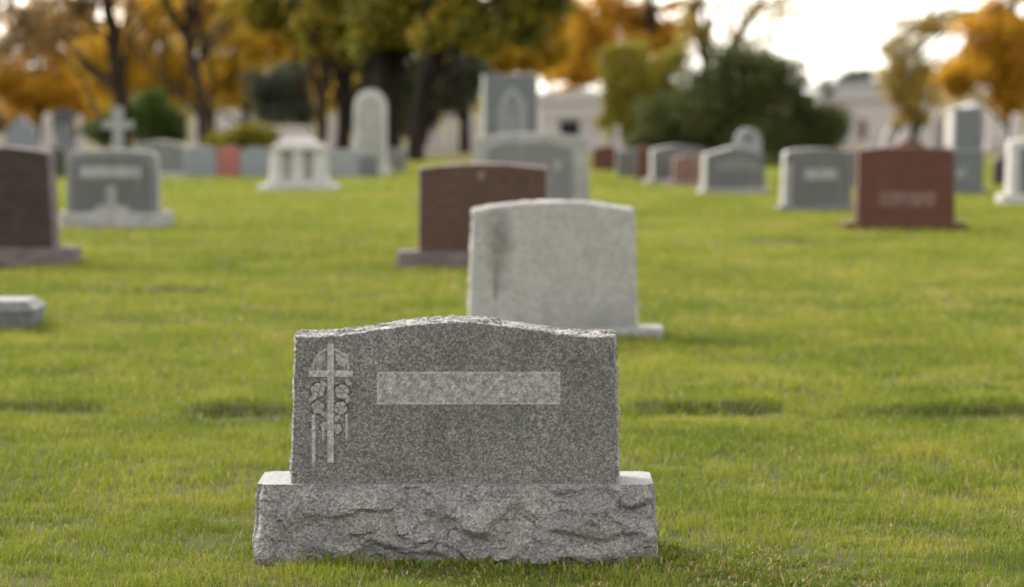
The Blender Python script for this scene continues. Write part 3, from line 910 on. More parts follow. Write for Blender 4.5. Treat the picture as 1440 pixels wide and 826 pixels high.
# scattered small pale monuments far behind (each stands on its own)
def post(label, px, w_, top, Y, mat, kind='obelisk'):
    k = Y / F; z0 = gbase(Y)
    o = at(px, 200, Y)
    h = at(px, top, Y).z - z0
    hw = w_ * k / 2
    e = empty('obelisk' if kind == 'obelisk' else 'monument', (o.x, Y, z0), label, 'monument', 'distant monuments')
    bm = bmesh.new()
    bbox(bm, -hw * 1.5, hw * 1.5, -hw * 1.5, hw * 1.5, -.1, h * .14, .01); bbox(bm, -hw * 1.2, hw * 1.2, -hw * 1.2, hw * 1.2, h * .14, h * .30, .01)
    link('pedestal', bm, M[mat], e)
    bm = bmesh.new()
    if kind == 'obelisk':
        bbox(bm, -hw, hw, -hw, hw, h * .30, h * .9, .01, .25)
        v = [bm.verts.new((sx * hw * .76, sy * hw * .76, h * .9)) for sx, sy in ((-1, -1), (1, -1), (1, 1), (-1, 1))]
        a = bm.verts.new((0, 0, h))
        for i in range(4): bm.faces.new((v[i], v[(i + 1) % 4], a))
        link('shaft', bm, M[mat], e)
    elif kind == 'gable':
        prism(bm, [(-hw, h * .30), (hw, h * .30), (hw, h * .62), (0, h), (-hw, h * .62)], -.2, .2)
        link('tablet', bm, M[mat], e)
    elif kind == 'cap':
        bbox(bm, -hw * .8, hw * .8, -hw * .8, hw * .8, h * .30, h * .72, .01)
        link('shaft', bm, M[mat], e)
        bm = bmesh.new()
        bbox(bm, -hw * 1.2, hw * 1.2, -hw, hw, h * .72, h, .02, .35)
        link('cap', bm, M['black'], e)
    else:
        bbox(bm, -hw, hw, -hw * .5, hw * .5, h * .30, h, .02)
        link('tablet', bm, M[mat], e)
post('grey gabled monument behind the brown left edge headstone', 30, 44, 163, 86, 'blue_grey', 'gable')
post('pale slim obelisk behind the corner of the brown left edge headstone', 67, 15, 158, 84, 'cream', 'obelisk')
post('monument with dark pointed cap left of the pale stone cross', 91, 28, 155, 95, 'grey_mid', 'cap')
post('tan slim obelisk between the dark capped monument and the pale stone cross', 113, 10, 160, 88, 'cream', 'obelisk')
post('thin pinkish obelisk at the foot of the forked trunk', 279, 13, 163, 72, 'cream', 'obelisk')
post('broad pale block monument beyond the low olive hedge', 328, 40, 157, 130, 'white', 'block')
post('broad cream block monument rising right behind the white columned one', 409, 50, 178, 78, 'cream', 'block')
post('cream block monument seen just left of the white arched tablet', 474, 26, 160, 110, 'cream', 'block')
post('pale obelisk left of the tall slate tablet, second from the leaning trunk', 634, 16, 152, 105, 'white', 'obelisk')
post('pale obelisk nearest the right of the leaning trunk', 612, 18, 160, 92, 'cream', 'obelisk')
post('pale block monument close against the left of the slate tablet', 662, 16, 165, 98, 'white', 'block')
post('pale gabled monument just right of the small white mausoleum', 862, 15, 170, 105, 'slate_pale', 'gable')
post('pale obelisk between the mausoleum and the dark green bush', 883, 18, 160, 100, 'white', 'obelisk')
post('pale block monument at the left foot of the dark green bush', 900, 28, 188, 90, 'white', 'block')
post('white gabled monument left of the tall dark two tier one', 1318, 15, 152, 100, 'grey_edge', 'gable')
post('pale obelisk just right of the tall dark two tier monument', 1396, 14, 152, 110, 'cream', 'obelisk')
post('pale pinkish obelisk near the right edge under the orange tree', 1429, 15, 158, 90, 'cream', 'obelisk')
post('white block monument right of the sparse tree trunk', 1300, 18, 165, 120, 'white', 'block')
post('white gabled monument left of the sparse tree trunk', 1252, 18, 178, 110, 'white', 'gable')
post('small grey block monument between the olive tree and the bush', 915, 16, 190, 78, 'grey_edge', 'block')
post('slim white obelisk between the olive tree and the low red headstones', 868, 9, 176, 88, 'white', 'obelisk')
post('small cream gabled monument behind the top of the reddish brown headstone', 1270, 16, 184, 95, 'cream', 'gable')
post('low pale block monument before the cream flat roofed building', 1228, 14, 186, 105, 'white', 'block')
post('low white block monument under the orange tree between the two obelisks', 1412, 16, 176, 125, 'white', 'block')

# ------------------------------------------------------------------ trees and shrubs
PAL = {
    'orange': [(0, (0.28, 0.115, 0.012)), (0.45, (0.47, 0.245, 0.016)), (1, (0.58, 0.37, 0.035))],
    'amber': [(0, (0.27, 0.145, 0.010)), (0.5, (0.52, 0.32, 0.022)), (1, (0.62, 0.43, 0.035))],
    'greenyellow': [(0, (0.038, 0.047, 0.006)), (0.42, (0.10, 0.105, 0.010)), (0.6, (0.22, 0.17, 0.012)), (1, (0.38, 0.23, 0.016))],
    'yellow': [(0, (0.24, 0.16, 0.012)), (0.5, (0.46, 0.29, 0.016)), (1, (0.58, 0.40, 0.03))],
    'olive': [(0, (0.12, 0.11, 0.013)), (0.6, (0.23, 0.195, 0.02)), (1, (0.36, 0.27, 0.026))],
    'brown': [(0, (0.10, 0.066, 0.034)), (0.6, (0.20, 0.125, 0.048)), (1, (0.32, 0.19, 0.05))],
    'dark': [(0, (0.024, 0.032, 0.008)), (0.6, (0.060, 0.070, 0.016)), (1, (0.13, 0.125, 0.03))],
    'green': [(0, (0.024, 0.042, 0.006)), (0.6, (0.048, 0.078, 0.010)), (1, (0.085, 0.115, 0.016))],
    'greydark': [(0, (0.028, 0.032, 0.018)), (0.6, (0.052, 0.056, 0.032)), (1, (0.085, 0.085, 0.045))],
    'sparse': [(0, (0.18, 0.14, 0.03)), (0.6, (0.34, 0.24, 0.045)), (1, (0.48, 0.34, 0.07))],
}
LM = {k_: leafy('leaf_' + k_, v_, 0.58 if k_ in ('orange', 'amber', 'yellow') else 0.4) for k_, v_ in PAL.items()}

def tube(bm, pts, rad, sides=8):
    rings = []
    for i, p in enumerate(pts):
        a = pts[max(0, i - 1)]; b = pts[min(len(pts) - 1, i + 1)]
        t = (b - a).normalized()
        u = t.cross(Vector((0.3, 1, 0.1))).normalized(); v = t.cross(u)
        rings.append([bm.verts.new(p + (u * math.cos(2 * math.pi * j / sides) + v * math.sin(2 * math.pi * j / sides)) * rad[i]) for j in range(sides)])
    for a, b in zip(rings, rings[1:]):
        for j in range(sides): bm.faces.new((a[j], b[j], b[(j + 1) % sides], a[(j + 1) % sides]))
    bm.faces.new(rings[-1])

def leaves(blobs, leaf, seed):
    """leaf faces spread through blobs (centre, radii, count, gap); returns verts, faces, tint"""
    r = np.random.default_rng(seed)
    Ps, Ts = [], []
    for (c, rad, cnt, gap) in blobs:
        m = int(cnt * 2.2)
        c = np.array(c); rad = np.array(rad)
        K = 16
        d = r.normal(size=(K, 3)); d /= np.linalg.norm(d, axis=1)[:, None]
        cc = d * (r.random(K) ** 0.4)[:, None] * 0.72
        cr_ = r.uniform(0.26, 0.52, K)
        ct = r.random(K)
        which = r.choice(K, m, p=cr_ ** 2 / (cr_ ** 2).sum())
        d = r.normal(size=(m, 3)); d /= np.linalg.norm(d, axis=1)[:, None]
        q = cc[which] + d * (cr_[which] * r.random(m) ** 0.38)[:, None]
        loose = r.random(m) < 0.12
        q[loose] *= 1.22
        p = c + q * rad
        sc = max(0.25, min(rad) * 0.36)
        nz = (vnoise(p[:, 0] + p[:, 1] * .7, p[:, 2] + p[:, 1] * .4, sc, seed % 31) + .6 * vnoise(p[:, 0] - p[:, 1] * .5, p[:, 2] - p[:, 1] * .8, sc * .45, seed % 17)) / 1.6
        sel = np.nonzero(nz > gap)[0][:cnt]
        p = p[sel]
        t = 0.34 * r.random(len(p)) + 0.33 * ct[which[sel]] + 0.33 * vnoise(p[:, 0] - p[:, 1], p[:, 2] * 1.2, sc * 2.6, seed % 7 + 5)
        Ps.append(p); Ts.append(t)
    p = np.concatenate(Ps); t = np.concatenate(Ts)
    n = len(p)
    a = r.normal(size=(n, 3)); a[:, 2] -= 0.4; a /= np.linalg.norm(a, axis=1)[:, None]
    b = r.normal(size=(n, 3)); b = np.cross(a, b); b /= np.linalg.norm(b, axis=1)[:, None]
    s = leaf * (0.6 + 0.8 * r.random(n))[:, None]
    V = np.empty((n, 4, 3))
    V[:, 0] = p - a * s * .5; V[:, 1] = p + b * s * .32 + a * s * .05; V[:, 2] = p + a * s * .6; V[:, 3] = p - b * s * .32 + a * s * .05
    return V.reshape(-1, 3), np.arange(4 * n), np.full(n, 4), np.repeat(t, 4)

def tree(name, label, cat, Y, trunk, crown, pal, barkm='bark_dark', leaf=0.11, seed=1, group=None, twigs=0, twig_len=1.5, seedtw=0):
    """trunk: list of limbs [(px, py, dY, radius px), ...] first limb starts on the ground; crown: list of (px, py, rx px, ry px, count, gap[, dY, ry depth m])"""
    k = Y / F
    rnd = random.Random(seed)
    bx = at(trunk[0][0][0], 200, Y).x if trunk else at(crown[0][0], 200, Y).x
    z0 = gbase(Y)
    e = empty(name, (bx, Y, z0), label, cat, group)
    O = Vector((bx, Y, z0))
    bm = bmesh.new()
    tips = []
    for li, limb in enumerate(trunk):
        pts, rad = [], []
        for i, (px, py, dY, rp) in enumerate(limb):
            p = at(px, py, Y + dY) - O
            if li == 0 and i == 0: p = Vector((p.x, dY, -0.1)); 
            pts.append(p); rad.append(rp * k)
        # refine + wobble
        P2, R2 = [], []
        for i in range(len(pts) - 1):
            for j in range(4):
                q = pts[i].lerp(pts[i + 1], j / 4)
                w_ = (rad[i] * (1 - j / 4) + rad[i + 1] * j / 4)
                if j: q += Vector((rnd.uniform(-1, 1), rnd.uniform(-1, 1), 0)) * w_ * 0.25
                P2.append(q); R2.append(w_)
        P2.append(pts[-1]); R2.append(rad[-1])
        if li == 0: R2[0] *= 1.5; R2[1] *= 1.12
        tube(bm, P2, R2)
        for q, w_ in zip(P2[2:], R2[2:]): tips.append((q, w_))
    cr = []
    for c in crown:
        px, py, rx, ry, cnt, gap = c[:6]
        dY = c[6] if len(c) > 6 else 0
        rd = c[7] if len(c) > 7 else max(rx, ry) * k * 0.8
        cr.append((tuple(at(px, py, Y + dY) - O), (rx * k, rd, ry * k), cnt, gap))
    # secondary limbs from the trunk into the crown
    for i in range(twigs):
        if not tips: break
        q, w_ = rnd.choice(tips)
        c, rad, _, _ = rnd.choice(cr)
        tgt = Vector(c) + Vector((rnd.uniform(-.8, .8) * rad[0], rnd.uniform(-.8, .8) * rad[1], rnd.uniform(-.6, .8) * rad[2]))
        dvec = tgt - q
        if dvec.length > 6: dvec *= 6 / dvec.length
        P2 = [q + dvec * s + Vector((rnd.uniform(-1, 1), rnd.uniform(-1, 1), rnd.uniform(-.5, 1))) * 0.07 * dvec.length * math.sin(math.pi * s) for s in (0, .25, .5, .75, 1)]
        r0 = min(w_ * .45, 0.07)
        tube(bm, P2, [r0, r0 * .8, r0 * .55, r0 * .35, r0 * .15], 5)
    link('trunk', bm, M[barkm], e, True)
    V, Fi, S, T = leaves(cr, leaf, seed * 7 + 3)
    np_mesh('crown', V, Fi, S, LM[pal], T, e)
    return e

GT = 'trees behind the graves'
# left: brown half-bare tree, forked tree, amber trees behind
tree('tree', 'half bare brown tree with straight dark trunk behind the pale stone cross', 'tree', 72,
     [[(175, 215, 0, 14), (171, 150, 0, 12), (165, 110, 0, 11), (160, 70, 0, 10.5), (152, 0, .1, 9.5), (150, -90, .2, 8), (140, -260, .3, 5)],
      [(160, 70, 0, 4), (120, 20, -.5, 3), (70, -30, -1, 2.2), (20, -120, -1.4, 2)],
      [(152, 0, .1, 5), (185, -60, .5, 4), (220, -160, .8, 2.5)],
      [(168, 130, 0, 3.6), (130, 105, 1, 3), (95, 65, 1.8, 2.2), (60, 20, 2.5, 2)],
      [(148, 185, 0, 4), (120, 120, 1, 3.5), (90, 80, 1.6, 2.4)]],
     [(80, 15, 100, 62, 1500, .50), (150, -5, 60, 50, 350, .45), (30, 50, 80, 60, 1300, .52), (-20, 20, 60, 60, 900, .5), (150, -130, 200, 130, 2100, .48), (120, -280, 160, 110, 1250, .5)], 'brown', 'bark_mid', .12, 21, GT, 40)
tree('tree', 'forked dark trunk amber tree right of the pale stone cross', 'tree', 70,
     [[(292, 215, 0, 10), (285, 160, 0, 8.5), (276, 110, 0, 7.8), (268, 75, 0, 7.5), (263, 48, 0, 7.5)],
      [(263, 50, 0, 5), (245, 20, -.2, 4), (226, -20, -.4, 3.5), (200, -130, -.8, 3)],
      [(263, 50, 0, 5.5), (266, 10, .2, 4.5), (262, -60, .4, 4), (270, -220, .4, 3)],
      [(264, 48, 0, 5), (284, 5, .4, 4.2), (298, -50, .8, 3.4), (330, -150, 1, 2.5)],
      [(290, 175, 0, 3.8), (250, 130, 1.2, 3.2), (200, 85, 2.4, 2.6), (180, 50, 3, 2.2)]],
     [(300, -30, 110, 40, 600, .44, 2), (230, -90, 130, 90, 1900, .42), (330, -100, 130, 90, 1900, .42), (270, -230, 170, 110, 2100, .44)], 'amber', 'bark_mid', .12, 22, GT, 36)
tree('tree', 'orange amber tree filling the far left below the bare branches', 'tree', 105,
     [[(60, 200, 0, 7), (58, 150, 0, 6), (52, 80, 0, 5), (60, -40, 0, 3)]],
     [(60, 70, 60, 34, 1900, .42), (40, 120, 80, 54, 6500, .34), (-10, 100, 60, 60, 2500, .42), (130, 60, 60, 50, 2500, .42), (-60, 110, 90, 70, 4000, .36), (110, 140, 60, 36, 3600, .36), (60, 40, 90, 70, 2400, .48), (50, -80, 130, 90, 1750, .44)], 'orange', 'bark_mid', .13, 23, GT, 14)
tree('tree', 'deep amber tree filling the gap between the straight and the forked trunks', 'tree', 100,
     [[(222, 205, 0, 8), (220, 150, 0, 7), (214, 80, 0, 6), (210, -20, 0, 4)]],
     [(150, 90, 60, 60, 5000, .36), (260, 120, 60, 50, 5000, .36), (215, 70, 80, 76, 8000, .32), (190, 120, 60, 50, 4000, .36), (240, 0, 100, 80, 6000, .36), (210, -120, 130, 90, 2500, .4)], 'amber', 'bark_mid', .13, 24, GT, 14)
tree('tree', 'golden amber tree right of the forked trunk', 'tree', 98,
     [[(345, 205, 0, 7), (344, 140, 0, 6), (340, 60, 0, 5), (335, -40, 0, 3)]],
     [(320, 110, 60, 58, 5500, .34), (370, 60, 70, 66, 5000, .38), (315, 30, 80, 70, 5500, .36), (420, 100, 50, 70, 3600, .4), (340, -80, 130, 80, 2500, .4)], 'amber', 'bark_mid', .13, 25, GT, 14)
# centre: the big green-yellow canopy on dark trunks
tree('tree', 'slim brownish trunk at the left of the central green canopy', 'tree', 66,
     [[(452, 225, 0, 8), (453, 160, 0, 6.5), (456, 90, 0, 6), (458, 30, 0, 5.5), (460, -120, 0, 4)]],
     [(410, 30, 70, 50, 3600, .40), (450, -40, 110, 60, 5200, .38), (380, 5, 70, 46, 3000, .42), (440, -170, 140, 100, 5200, .42)], 'greenyellow', 'bark_mid', .12, 31, GT, 26)
tree('tree', 'dark straight trunk left of the white arched tablet', 'tree', 63,
     [[(484, 228, 0, 12), (484, 160, 0, 9.5), (486, 90, 0, 9), (484, 20, 0, 8), (480, -150, 0, 5)],
      [(486, 70, 0, 5), (440, 30, .6, 3.6), (400, 0, 1, 2)]],
     [(480, 40, 70, 50, 4200, .38), (520, 20, 80, 60, 4400, .38), (490, -70, 130, 80, 6500, .36), (480, -220, 150, 110, 5500, .42)], 'greenyellow', 'bark_dark', .12, 32, GT, 30)
tree('tree', 'thick dark many stemmed trunk behind the white arched tablet', 'tree', 60,
     [[(545, 235, 0, 22), (543, 180, 0, 19), (540, 120, 0, 16), (530, 60, 0, 10), (515, -20, 0, 8), (500, -180, 0, 5)],
      [(548, 225, 0, 12), (556, 150, .3, 11), (562, 80, .5, 9), (572, 0, .6, 7.5), (580, -150, .6, 5)],
      [(535, 215, .6, 9), (524, 140, .8, 8), (516, 70, 1, 7), (508, -20, 1, 5)],
      [(560, 95, .5, 7), (590, 50, .2, 5), (640, 10, 0, 3.4), (690, -40, -.3, 2)]],
     [(550, 35, 80, 52, 5000, .36), (600, 20, 70, 50, 4200, .38), (560, -70, 140, 80, 7500, .34), (540, -230, 170, 120, 6500, .4)], 'greenyellow', 'bark_dark', .12, 33, GT, 40)
tree('tree', 'dark leaning trunk right of the white arched tablet', 'tree', 58,
     [[(580, 238, 0, 15), (584, 190, 0, 11.5), (592, 140, 0, 10.5), (603, 90, 0, 10), (614, 45, 0, 9), (630, -30, 0, 7), (650, -180, 0, 5)],
      [(606, 80, 0, 6), (650, 30, .4, 4.5), (710, 0, .8, 3), (760, -50, 1, 2)]],
     [(650, 40, 75, 45, 4600, .38), (700, 30, 70, 52, 4600, .38), (750, 5, 60, 50, 3400, .40), (660, -60, 130, 70, 6500, .36), (680, -210, 170, 110, 6500, .4)], 'greenyellow', 'bark_dark', .12, 34, GT, 40)
tree('tree', 'bright yellow tree showing between the canopy and the slate tablet', 'tree', 92,
     [[(655, 205, 0, 6), (654, 150, 0, 5.5), (665, 90, 0, 5), (690, 20, 0, 4), (700, -80, 0, 2.5)]],
     [(735, 82, 52, 38, 4600, .33), (690, 85, 50, 36, 4200, .34), (770, 66, 40, 34, 1900, .40), (785, 20, 36, 40, 1500, .42), (650, 70, 40, 40, 2200, .42), (745, 30, 50, 40, 2600, .40), (700, -50, 120, 70, 2250, .4), (500, 120, 70, 60, 1500, .5)], 'yellow', 'bark_dark', .13, 35, GT, 14)
tree('shrub', 'dark grey green conifer shrub left of the slim brownish trunk', 'shrub', 88, [[(395, 205, 0, 5), (394, 120, 0, 3)]],
     [(392, 150, 52, 38, 4200, .30), (405, 112, 36, 34, 2600, .33), (370, 125, 34, 28, 1800, .34), (425, 150, 22, 40, 1500, .34)], 'greydark', 'bark_dark', .10, 41, 'shrubs behind the graves', 6)
tree('tree', 'dark grey green rounded tree right of the leaning trunk', 'tree', 90, [[(650, 210, 0, 5), (650, 160, 0, 4), (648, 100, 0, 2)]],
     [(640, 128, 46, 36, 3600, .31), (668, 115, 34, 34, 2400, .33), (612, 118, 34, 34, 2200, .33), (640, 85, 46, 24, 1800, .36)], 'greydark', 'bark_dark', .10, 42, GT, 6)
tree('tree', 'dark green tree filling the gap behind the many stemmed trunk', 'tree', 84, [[(515, 212, 0, 6), (516, 150, 0, 5), (518, 80, 0, 3)]],
     [(500, 160, 34, 36, 2400, .32), (545, 140, 52, 50, 4200, .30), (590, 165, 36, 36, 2400, .32), (520, 95, 50, 36, 2600, .36), (585, 105, 44, 36, 2200, .36)], 'dark', 'bark_dark', .11, 47, GT, 8)
tree('shrub', 'round dark green shrub behind the pale stone cross', 'shrub', 82, [[(205, 215, 0, 4), (205, 150, 0, 2)]],
     [(205, 165, 58, 46, 6500, .26), (150, 185, 38, 26, 2600, .28), (245, 180, 30, 34, 2200, .3)], 'green', 'bark_dark', .09, 43, 'shrubs behind the graves', 4)
tree('shrub', 'low olive green hedge like shrub above the small red headstone', 'shrub', 68, [[(340, 222, 0, 3), (340, 200, 0, 2)]],
     [(338, 193, 50, 22, 3200, .28), (375, 196, 24, 18, 1100, .3), (302, 198, 18, 14, 800, .3)], 'olive', 'bark_dark', .08, 44, 'shrubs behind the graves', 2)
tree('shrub', 'reddish brown shrub at the far left edge beyond the grey gabled monument', 'shrub', 118, [[(15, 205, 0, 3), (15, 170, 0, 2)]],
     [(10, 168, 44, 26, 2600, .28), (-40, 165, 40, 30, 1800, .3), (60, 176, 26, 18, 1000, .3)], 'brown', 'bark_dark', .12, 45, 'shrubs behind the graves', 2)
tree('shrub', 'dull olive shrub behind the tan slim obelisk and dark capped monument', 'shrub', 112, [[(110, 208, 0, 3), (110, 180, 0, 2)]],
     [(112, 180, 34, 20, 1900, .28), (85, 172, 24, 18, 1100, .3)], 'greydark', 'bark_dark', .11, 46, 'shrubs behind the graves', 2)
# right of centre
tree('tree', 'bright orange yellow tree with slanting dark trunk behind the mausoleum', 'tree', 112,
     [[(942, 200, 0, 9), (934, 120, 0, 8), (928, 80, 0, 7.5), (916, 30, 0, 7), (908, -30, 0, 6), (890, -150, 0, 4)],
      [(918, 40, 0, 4.5), (890, 20, .5, 3.4), (850, 15, 1, 2.4), (820, -10, 1.4, 1.5)],
      [(920, 50, 0, 4), (950, 35, .5, 3), (970, 45, .8, 2)]],
     [(815, 60, 44, 50, 2400, .42), (800, 100, 34, 30, 1100, .44), (830, 40, 52, 36, 2100, .43), (900, 55, 64, 44, 3600, .40), (948, 50, 36, 40, 2000, .42), (860, 10, 70, 30, 1500, .50), (955, 12, 34, 20, 600, .54), (825, 95, 28, 30, 1000, .44), (900, -90, 170, 70, 1600, .46), (890, -220, 150, 90, 1500, .46)], 'orange', 'bark_dark', .15, 51, GT, 36)
tree('tree', 'pale yellow green tree just above the small white mausoleum', 'tree', 150, [[(818, 205, 0, 5), (818, 150, 0, 4), (815, 80, 0, 3), (812, 0, 0, 2)]],
     [(800, 92, 44, 32, 2000, .38), (845, 96, 40, 36, 2000, .36), (835, 60, 50, 36, 1800, .42), (785, 40, 40, 36, 900, .46), (850, 20, 60, 34, 1000, .48), (770, 95, 26, 26, 800, .4)], 'yellow', 'bark_mid', .2, 58, GT, 10)
tree('tree', 'olive green rounded tree between mausoleum and dark green bush', 'tree', 92, [[(885, 212, 0, 6), (884, 150, 0, 4), (880, 90, 0, 2.5)]],
     [(885, 120, 56, 50, 6000, .28), (920, 105, 50, 44, 4200, .30), (868, 160, 38, 40, 3400, .30), (930, 150, 44, 44, 3600, .30), (890, 190, 46, 26, 2400, .30), (880, 75, 44, 24, 1600, .36), (945, 85, 34, 26, 1300, .36)], 'olive', 'bark_dark', .11, 52, GT, 8)
tree('tree', 'bare limbed tree spreading against the white sky above the dark green bush', 'tree', 96,
     [[(1000, 212, 0, 9), (1000, 130, 0, 8), (992, 90, 0, 6.5), (984, 60, 0, 6), (978, 20, 0, 5.5), (985, -60, 0, 4), (990, -200, 0, 2)],
      [(1000, 130, 0, 8), (1022, 90, .4, 7.5), (1040, 50, .6, 7), (1060, 18, .8, 6), (1072, 0, .9, 5.5), (1070, -60, 1, 2.6)],
      [(1058, 20, .8, 4), (1088, 4, 1, 3.2), (1115, -6, 1.2, 2)],
      [(1050, 35, .7, 2.4), (1030, 0, .3, 1.8), (1015, -30, 0, 1.2)]],
     [(975, 40, 26, 50, 1100, .42), (1105, 8, 44, 26, 420, .48), (1020, 5, 50, 20, 260, .5), (1060, 55, 80, 44, 420, .45), (1085, 20, 60, 36, 260, .45), (1000, -100, 140, 80, 1300, .5), (985, 5, 26, 24, 240, .55), (1030, -220, 140, 90, 1200, .5)], 'sparse', 'bark_mid', .12, 53, GT, 26)
tree('bush', 'big dark green rounded bush behind the right hand headstones', 'bush', 52.5, [[(1040, 240, 0, 5), (1042, 180, 0, 4), (1050, 110, 0, 2.5)], [(1042, 200, 0, 3), (1010, 150, 0, 2), (980, 120, 0, 1.2)], [(1042, 200, 0, 3), (1080, 150, 0, 2), (1120, 120, 0, 1.2)]],
     [(1150, 160, 52, 44, 5000, .2), (935, 190, 66, 56, 6000, .22), (1070, 95, 70, 36, 2600, .34), (1030, 75, 60, 24, 500, .42), (1040, 165, 115, 80, 15000, .20), (970, 178, 72, 60, 7500, .22), (1115, 180, 72, 62, 9000, .22), (1050, 110, 66, 44, 4200, .30), (1030, 90, 40, 28, 1200, .40), (990, 120, 50, 34, 2600, .32), (1095, 125, 52, 34, 2600, .34), (1075, 92, 40, 22, 700, .44), (1140, 205, 45, 34, 4500, .22), (1010, 215, 70, 30, 4200, .24), (930, 165, 36, 40, 2200, .3)], 'dark', 'bark_dark', .055, 54, None, 16)
tree('tree', 'sparse yellow olive tree standing before the cream building', 'tree', 108,
     [[(1286, 210, 0, 6.5), (1286, 175, 0, 5.5), (1284, 130, 0, 4.5), (1290, 80, 0, 3.6), (1305, 30, 0, 2.6), (1320, -40, 0, 1.6)],
      [(1285, 140, 0, 3), (1262, 100, .3, 2.3), (1250, 70, .5, 1.4)], [(1289, 90, 0, 2.6), (1330, 50, -.2, 2), (1370, 25, -.3, 1.3)]],
     [(1285, 140, 46, 34, 2600, .34), (1260, 110, 34, 34, 1500, .38), (1305, 105, 40, 34, 1500, .40), (1268, 72, 36, 28, 1000, .44), (1310, 38, 52, 24, 1300, .40), (1350, 24, 44, 18, 800, .42), (1262, 45, 30, 20, 420, .46), (1285, 168, 34, 18, 900, .36), (1330, -60, 60, 50, 450, .46)], 'sparse', 'bark_dark', .13, 55, GT, 26)
tree('tree', 'dense bright orange tree cut off by the top right corner', 'tree', 94,
     [[(1425, 215, 0, 9), (1424, 165, 0, 8), (1420, 120, 0, 7), (1425, 40, 0, 6), (1430, -60, 0, 4)]],
     [(1385, 95, 62, 48, 6500, .28), (1345, 108, 34, 32, 2600, .30), (1440, 80, 70, 62, 7500, .28), (1405, 40, 62, 48, 5000, .30), (1480, 120, 60, 46, 4000, .3), (1420, 140, 40, 30, 2600, .32), (1450, -40, 100, 70, 3250, .34), (1440, -150, 110, 80, 2250, .38)], 'orange', 'bark_dark', .13, 56, GT, 10)
tree('tree', 'distant grey olive round tree above the cream building roof', 'tree', 235, [[(1195, 205, 0, 4), (1195, 150, 0, 3), (1196, 115, 0, 2)]],
     [(1195, 118, 32, 20, 2200, .32), (1165, 122, 16, 12, 700, .34), (1215, 108, 30, 16, 900, .42)], 'greydark', 'bark_dark', .22, 57, GT, 4)
# far belt of woods closing the view between the trunks
for i, (px, Y, s_, pal, lab) in enumerate([(-110, 150, 1.2, 'amber', 'distant amber tree outside the left of the gravestones'), (100, 165, 1.0, 'olive', 'distant olive tree behind the dark capped monument'),
        (420, 160, 1.1, 'olive', 'distant olive tree behind the white columned monument'), (460, 170, 1.0, 'amber', 'distant amber tree behind the slim brownish trunk'),
        (600, 180, 1.0, 'olive', 'distant olive tree behind the leaning trunk'), (1530, 160, 1.2, 'orange', 'distant orange tree beyond the right edge'), (300, 170, 1.1, 'olive', 'distant olive tree behind the block monument and hedge')]):
    if px in (-110, 1530): continue
    tree('tree', lab, 'tree', Y, [[(px, 205, 0, 5), (px, 140, 0, 4), (px + 4, 60, 0, 2.5)]],
         [(px, 110, 66 * s_, 56 * s_, 4200, .34), (px - 40, 140, 44 * s_, 36 * s_, 2200, .36), (px + 40, 135, 44 * s_, 40 * s_, 2200, .36), (px, 40, 70 * s_, 50 * s_, 3000, .4)], pal, 'bark_dark', .2, 60 + i, GT, 6)

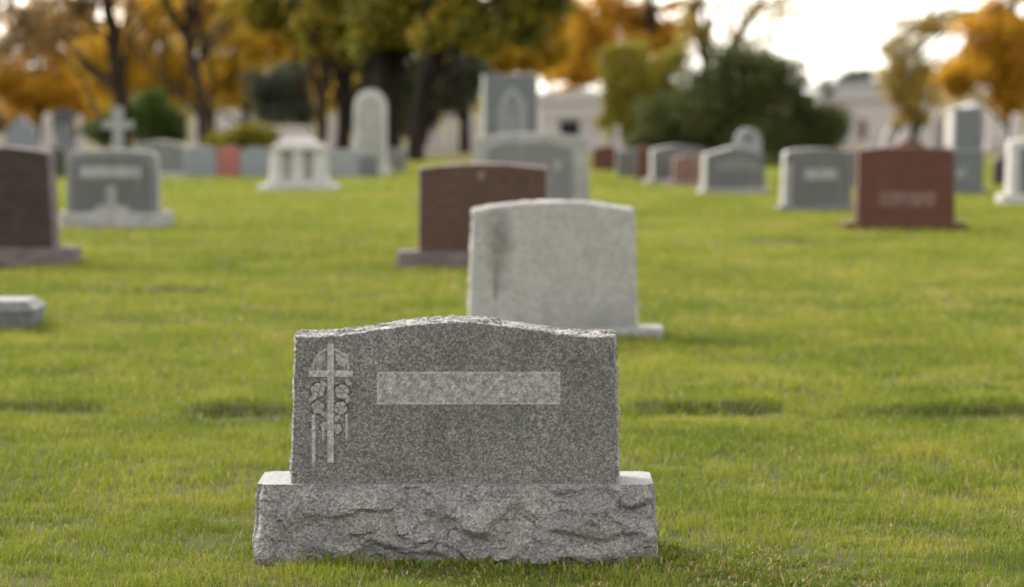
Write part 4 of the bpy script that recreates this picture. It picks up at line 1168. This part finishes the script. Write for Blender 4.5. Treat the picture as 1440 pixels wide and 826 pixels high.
# ------------------------------------------------------------------ grass
def grass():
    Vs, Fs, Ss, Ts = [], [], [], []
    off = 0
    zones = [(6.8, 9.8, 19000, .0026, .74), (9.8, 12.8, 11000, .0034, .78), (12.8, 17, 5000, .005, .85), (17, 25, 2000, .008, .9), (25, 36, 850, .012, .95), (36, 60, 330, .019, 1.0)]
    for y0, y1, den, wb, hk in zones:
        half1 = 720 / F * y1 + 1.3
        n = int(den * (y1 - y0) * 2 * half1)
        y = rng.uniform(y0, y1, n); x = rng.uniform(-half1, half1, n)
        keep = np.abs(x) < 720 / F * y + 1.3
        x, y = x[keep], y[keep]
        cl = vnoise(x, y, .10, 1); big = vnoise(x, y, .9, 2); med = vnoise(x, y, .33, 6)
        thin = (vnoise(x, y, .22, 8) * .6 + vnoise(x, y, .07, 18) * .4 < .30) & (y < 14)
        keep = ((rng.random(len(x)) < np.where(y < 11, .16, .35) + np.where(y < 11, .72, .65) * cl ** 1.2) & ~(thin & (rng.random(len(x)) < .6)))
        for a, b, c, d in FOOT:
            keep &= ~((x > a) & (x < b) & (y > c) & (y < d))
        for a, b, c, d in GAPS:
            ins = (x > a + .12 * vnoise(y, x * 0, .1, 31)) & (x < b - .12 * vnoise(y, x * 0, .1, 32)) & (y > c + .06 * vnoise(x, y * 0, .13, 33)) & (y < d - .07 * vnoise(x, y * 0, .09, 34))
            keep &= ~(ins & (rng.random(len(x)) < .97))
        x, y, cl, big, med = x[keep], y[keep], cl[keep], big[keep], med[keep]
        n = len(x)
        z = gz(x, y) - 0.004
        h = (0.020 + 0.030 * rng.random(n) + 0.016 * cl + 0.018 * med * (rng.random(n))) * hk
        # weedy front corners: short, broad, dark leaves and dead bits
        weed = np.clip((vnoise(x, y, .45, 41) * .7 + vnoise(x, y, .12, 42) * .3 - .43) * 6, 0, 1) * np.clip((9.6 - y) / 1.2, 0, 1)
        isw = rng.random(n) < weed * .7
        h = np.where(isw, h * .6, h * (1 - .4 * weed))
        # uncut fringe round the stones
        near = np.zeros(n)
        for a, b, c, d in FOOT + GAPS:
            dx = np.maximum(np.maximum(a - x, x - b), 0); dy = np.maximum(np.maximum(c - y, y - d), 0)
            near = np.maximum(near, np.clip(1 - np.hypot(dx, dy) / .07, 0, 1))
        h *= 1 + 0.9 * near * rng.random(n)
        a = rng.uniform(0, 2 * math.pi, n)
        lean = (0.15 + 1.0 * rng.random(n) ** 1.1)
        la = rng.uniform(0, 2 * math.pi, n)
        ex, ey = np.cos(la) * lean * h, np.sin(la) * lean * h
        bw = (0.6 + .7 * rng.random(n)) * np.where(isw, 2.4, 1)
        wx, wy = np.cos(a) * wb * bw, np.sin(a) * wb * bw
        V = np.empty((n, 5, 3))
        V[:, 0] = np.stack([x - wx / 2, y - wy / 2, z], 1)
        V[:, 1] = np.stack([x + wx / 2, y + wy / 2, z], 1)
        mx, my, mz = x + ex * .35, y + ey * .35, z + h * .62
        V[:, 2] = np.stack([mx + wx * .42, my + wy * .42, mz], 1)
        V[:, 3] = np.stack([mx - wx * .42, my - wy * .42, mz], 1)
        V[:, 4] = np.stack([x + ex, y + ey, z + h * (1 - .35 * lean ** 2)], 1)
        base = off + np.arange(n)[:, None] * 5
        Fq = base + np.array([[0, 1, 2, 3]]); Ft = base + np.array([[3, 2, 4]])
        Fs.append(np.concatenate([Fq, Ft], 1).ravel())
        Ss.append(np.tile([4, 3], n))
        # tint: 0 dark lush, .5 green, .8 yellow green, 1 straw
        t = 0.13 + 0.26 * big + 0.24 * med + 0.30 * (rng.random(n) - .3) + .10 * np.clip((y - 12) / 12, 0, 1)
        dry = vnoise(x, y, .5, 12) * .6 + vnoise(x, y, .16, 14) * .4
        t += np.clip(dry - .57, 0, 1) * 1.1 - .35 * np.clip(vnoise(x, y, .8, 51) * .7 + vnoise(x, y, .2, 52) * .3 - .56, 0, 1)
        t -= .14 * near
        t = np.where(isw, t * .45 + .1 * rng.random(n), t - .10 * weed)
        straw = (isw & (rng.random(n) < .05)) | (rng.random(n) < 0.035 + 0.16 * np.clip(dry - .5, 0, 1) + .12 * weed)
        t = np.where(straw, 0.9 + .1 * rng.random(n), np.clip(t, 0, .86))
        Ts.append(np.repeat(t, 5))
        Vs.append(V.reshape(-1, 3)); off += 5 * n
    mat = leafy('grass_blades', [(0, (0.042, 0.070, 0.007)), (0.35, (0.122, 0.160, 0.013)), (0.62, (0.203, 0.220, 0.024)), (0.82, (0.265, 0.242, 0.04)), (0.9, (0.25, 0.19, 0.06)), (1, (0.36, 0.28, 0.14))], 0.35, 0.6, 0.10)
    g = np_mesh('grass', np.concatenate(Vs), np.concatenate(Fs), np.concatenate(Ss), mat, np.concatenate(Ts))
    tag(g, 'short mown yellow green lawn grass growing round the headstones', 'grass', kind='stuff')
grass()

for o in bpy.data.objects:
    if '_k' in o: del o['_k']
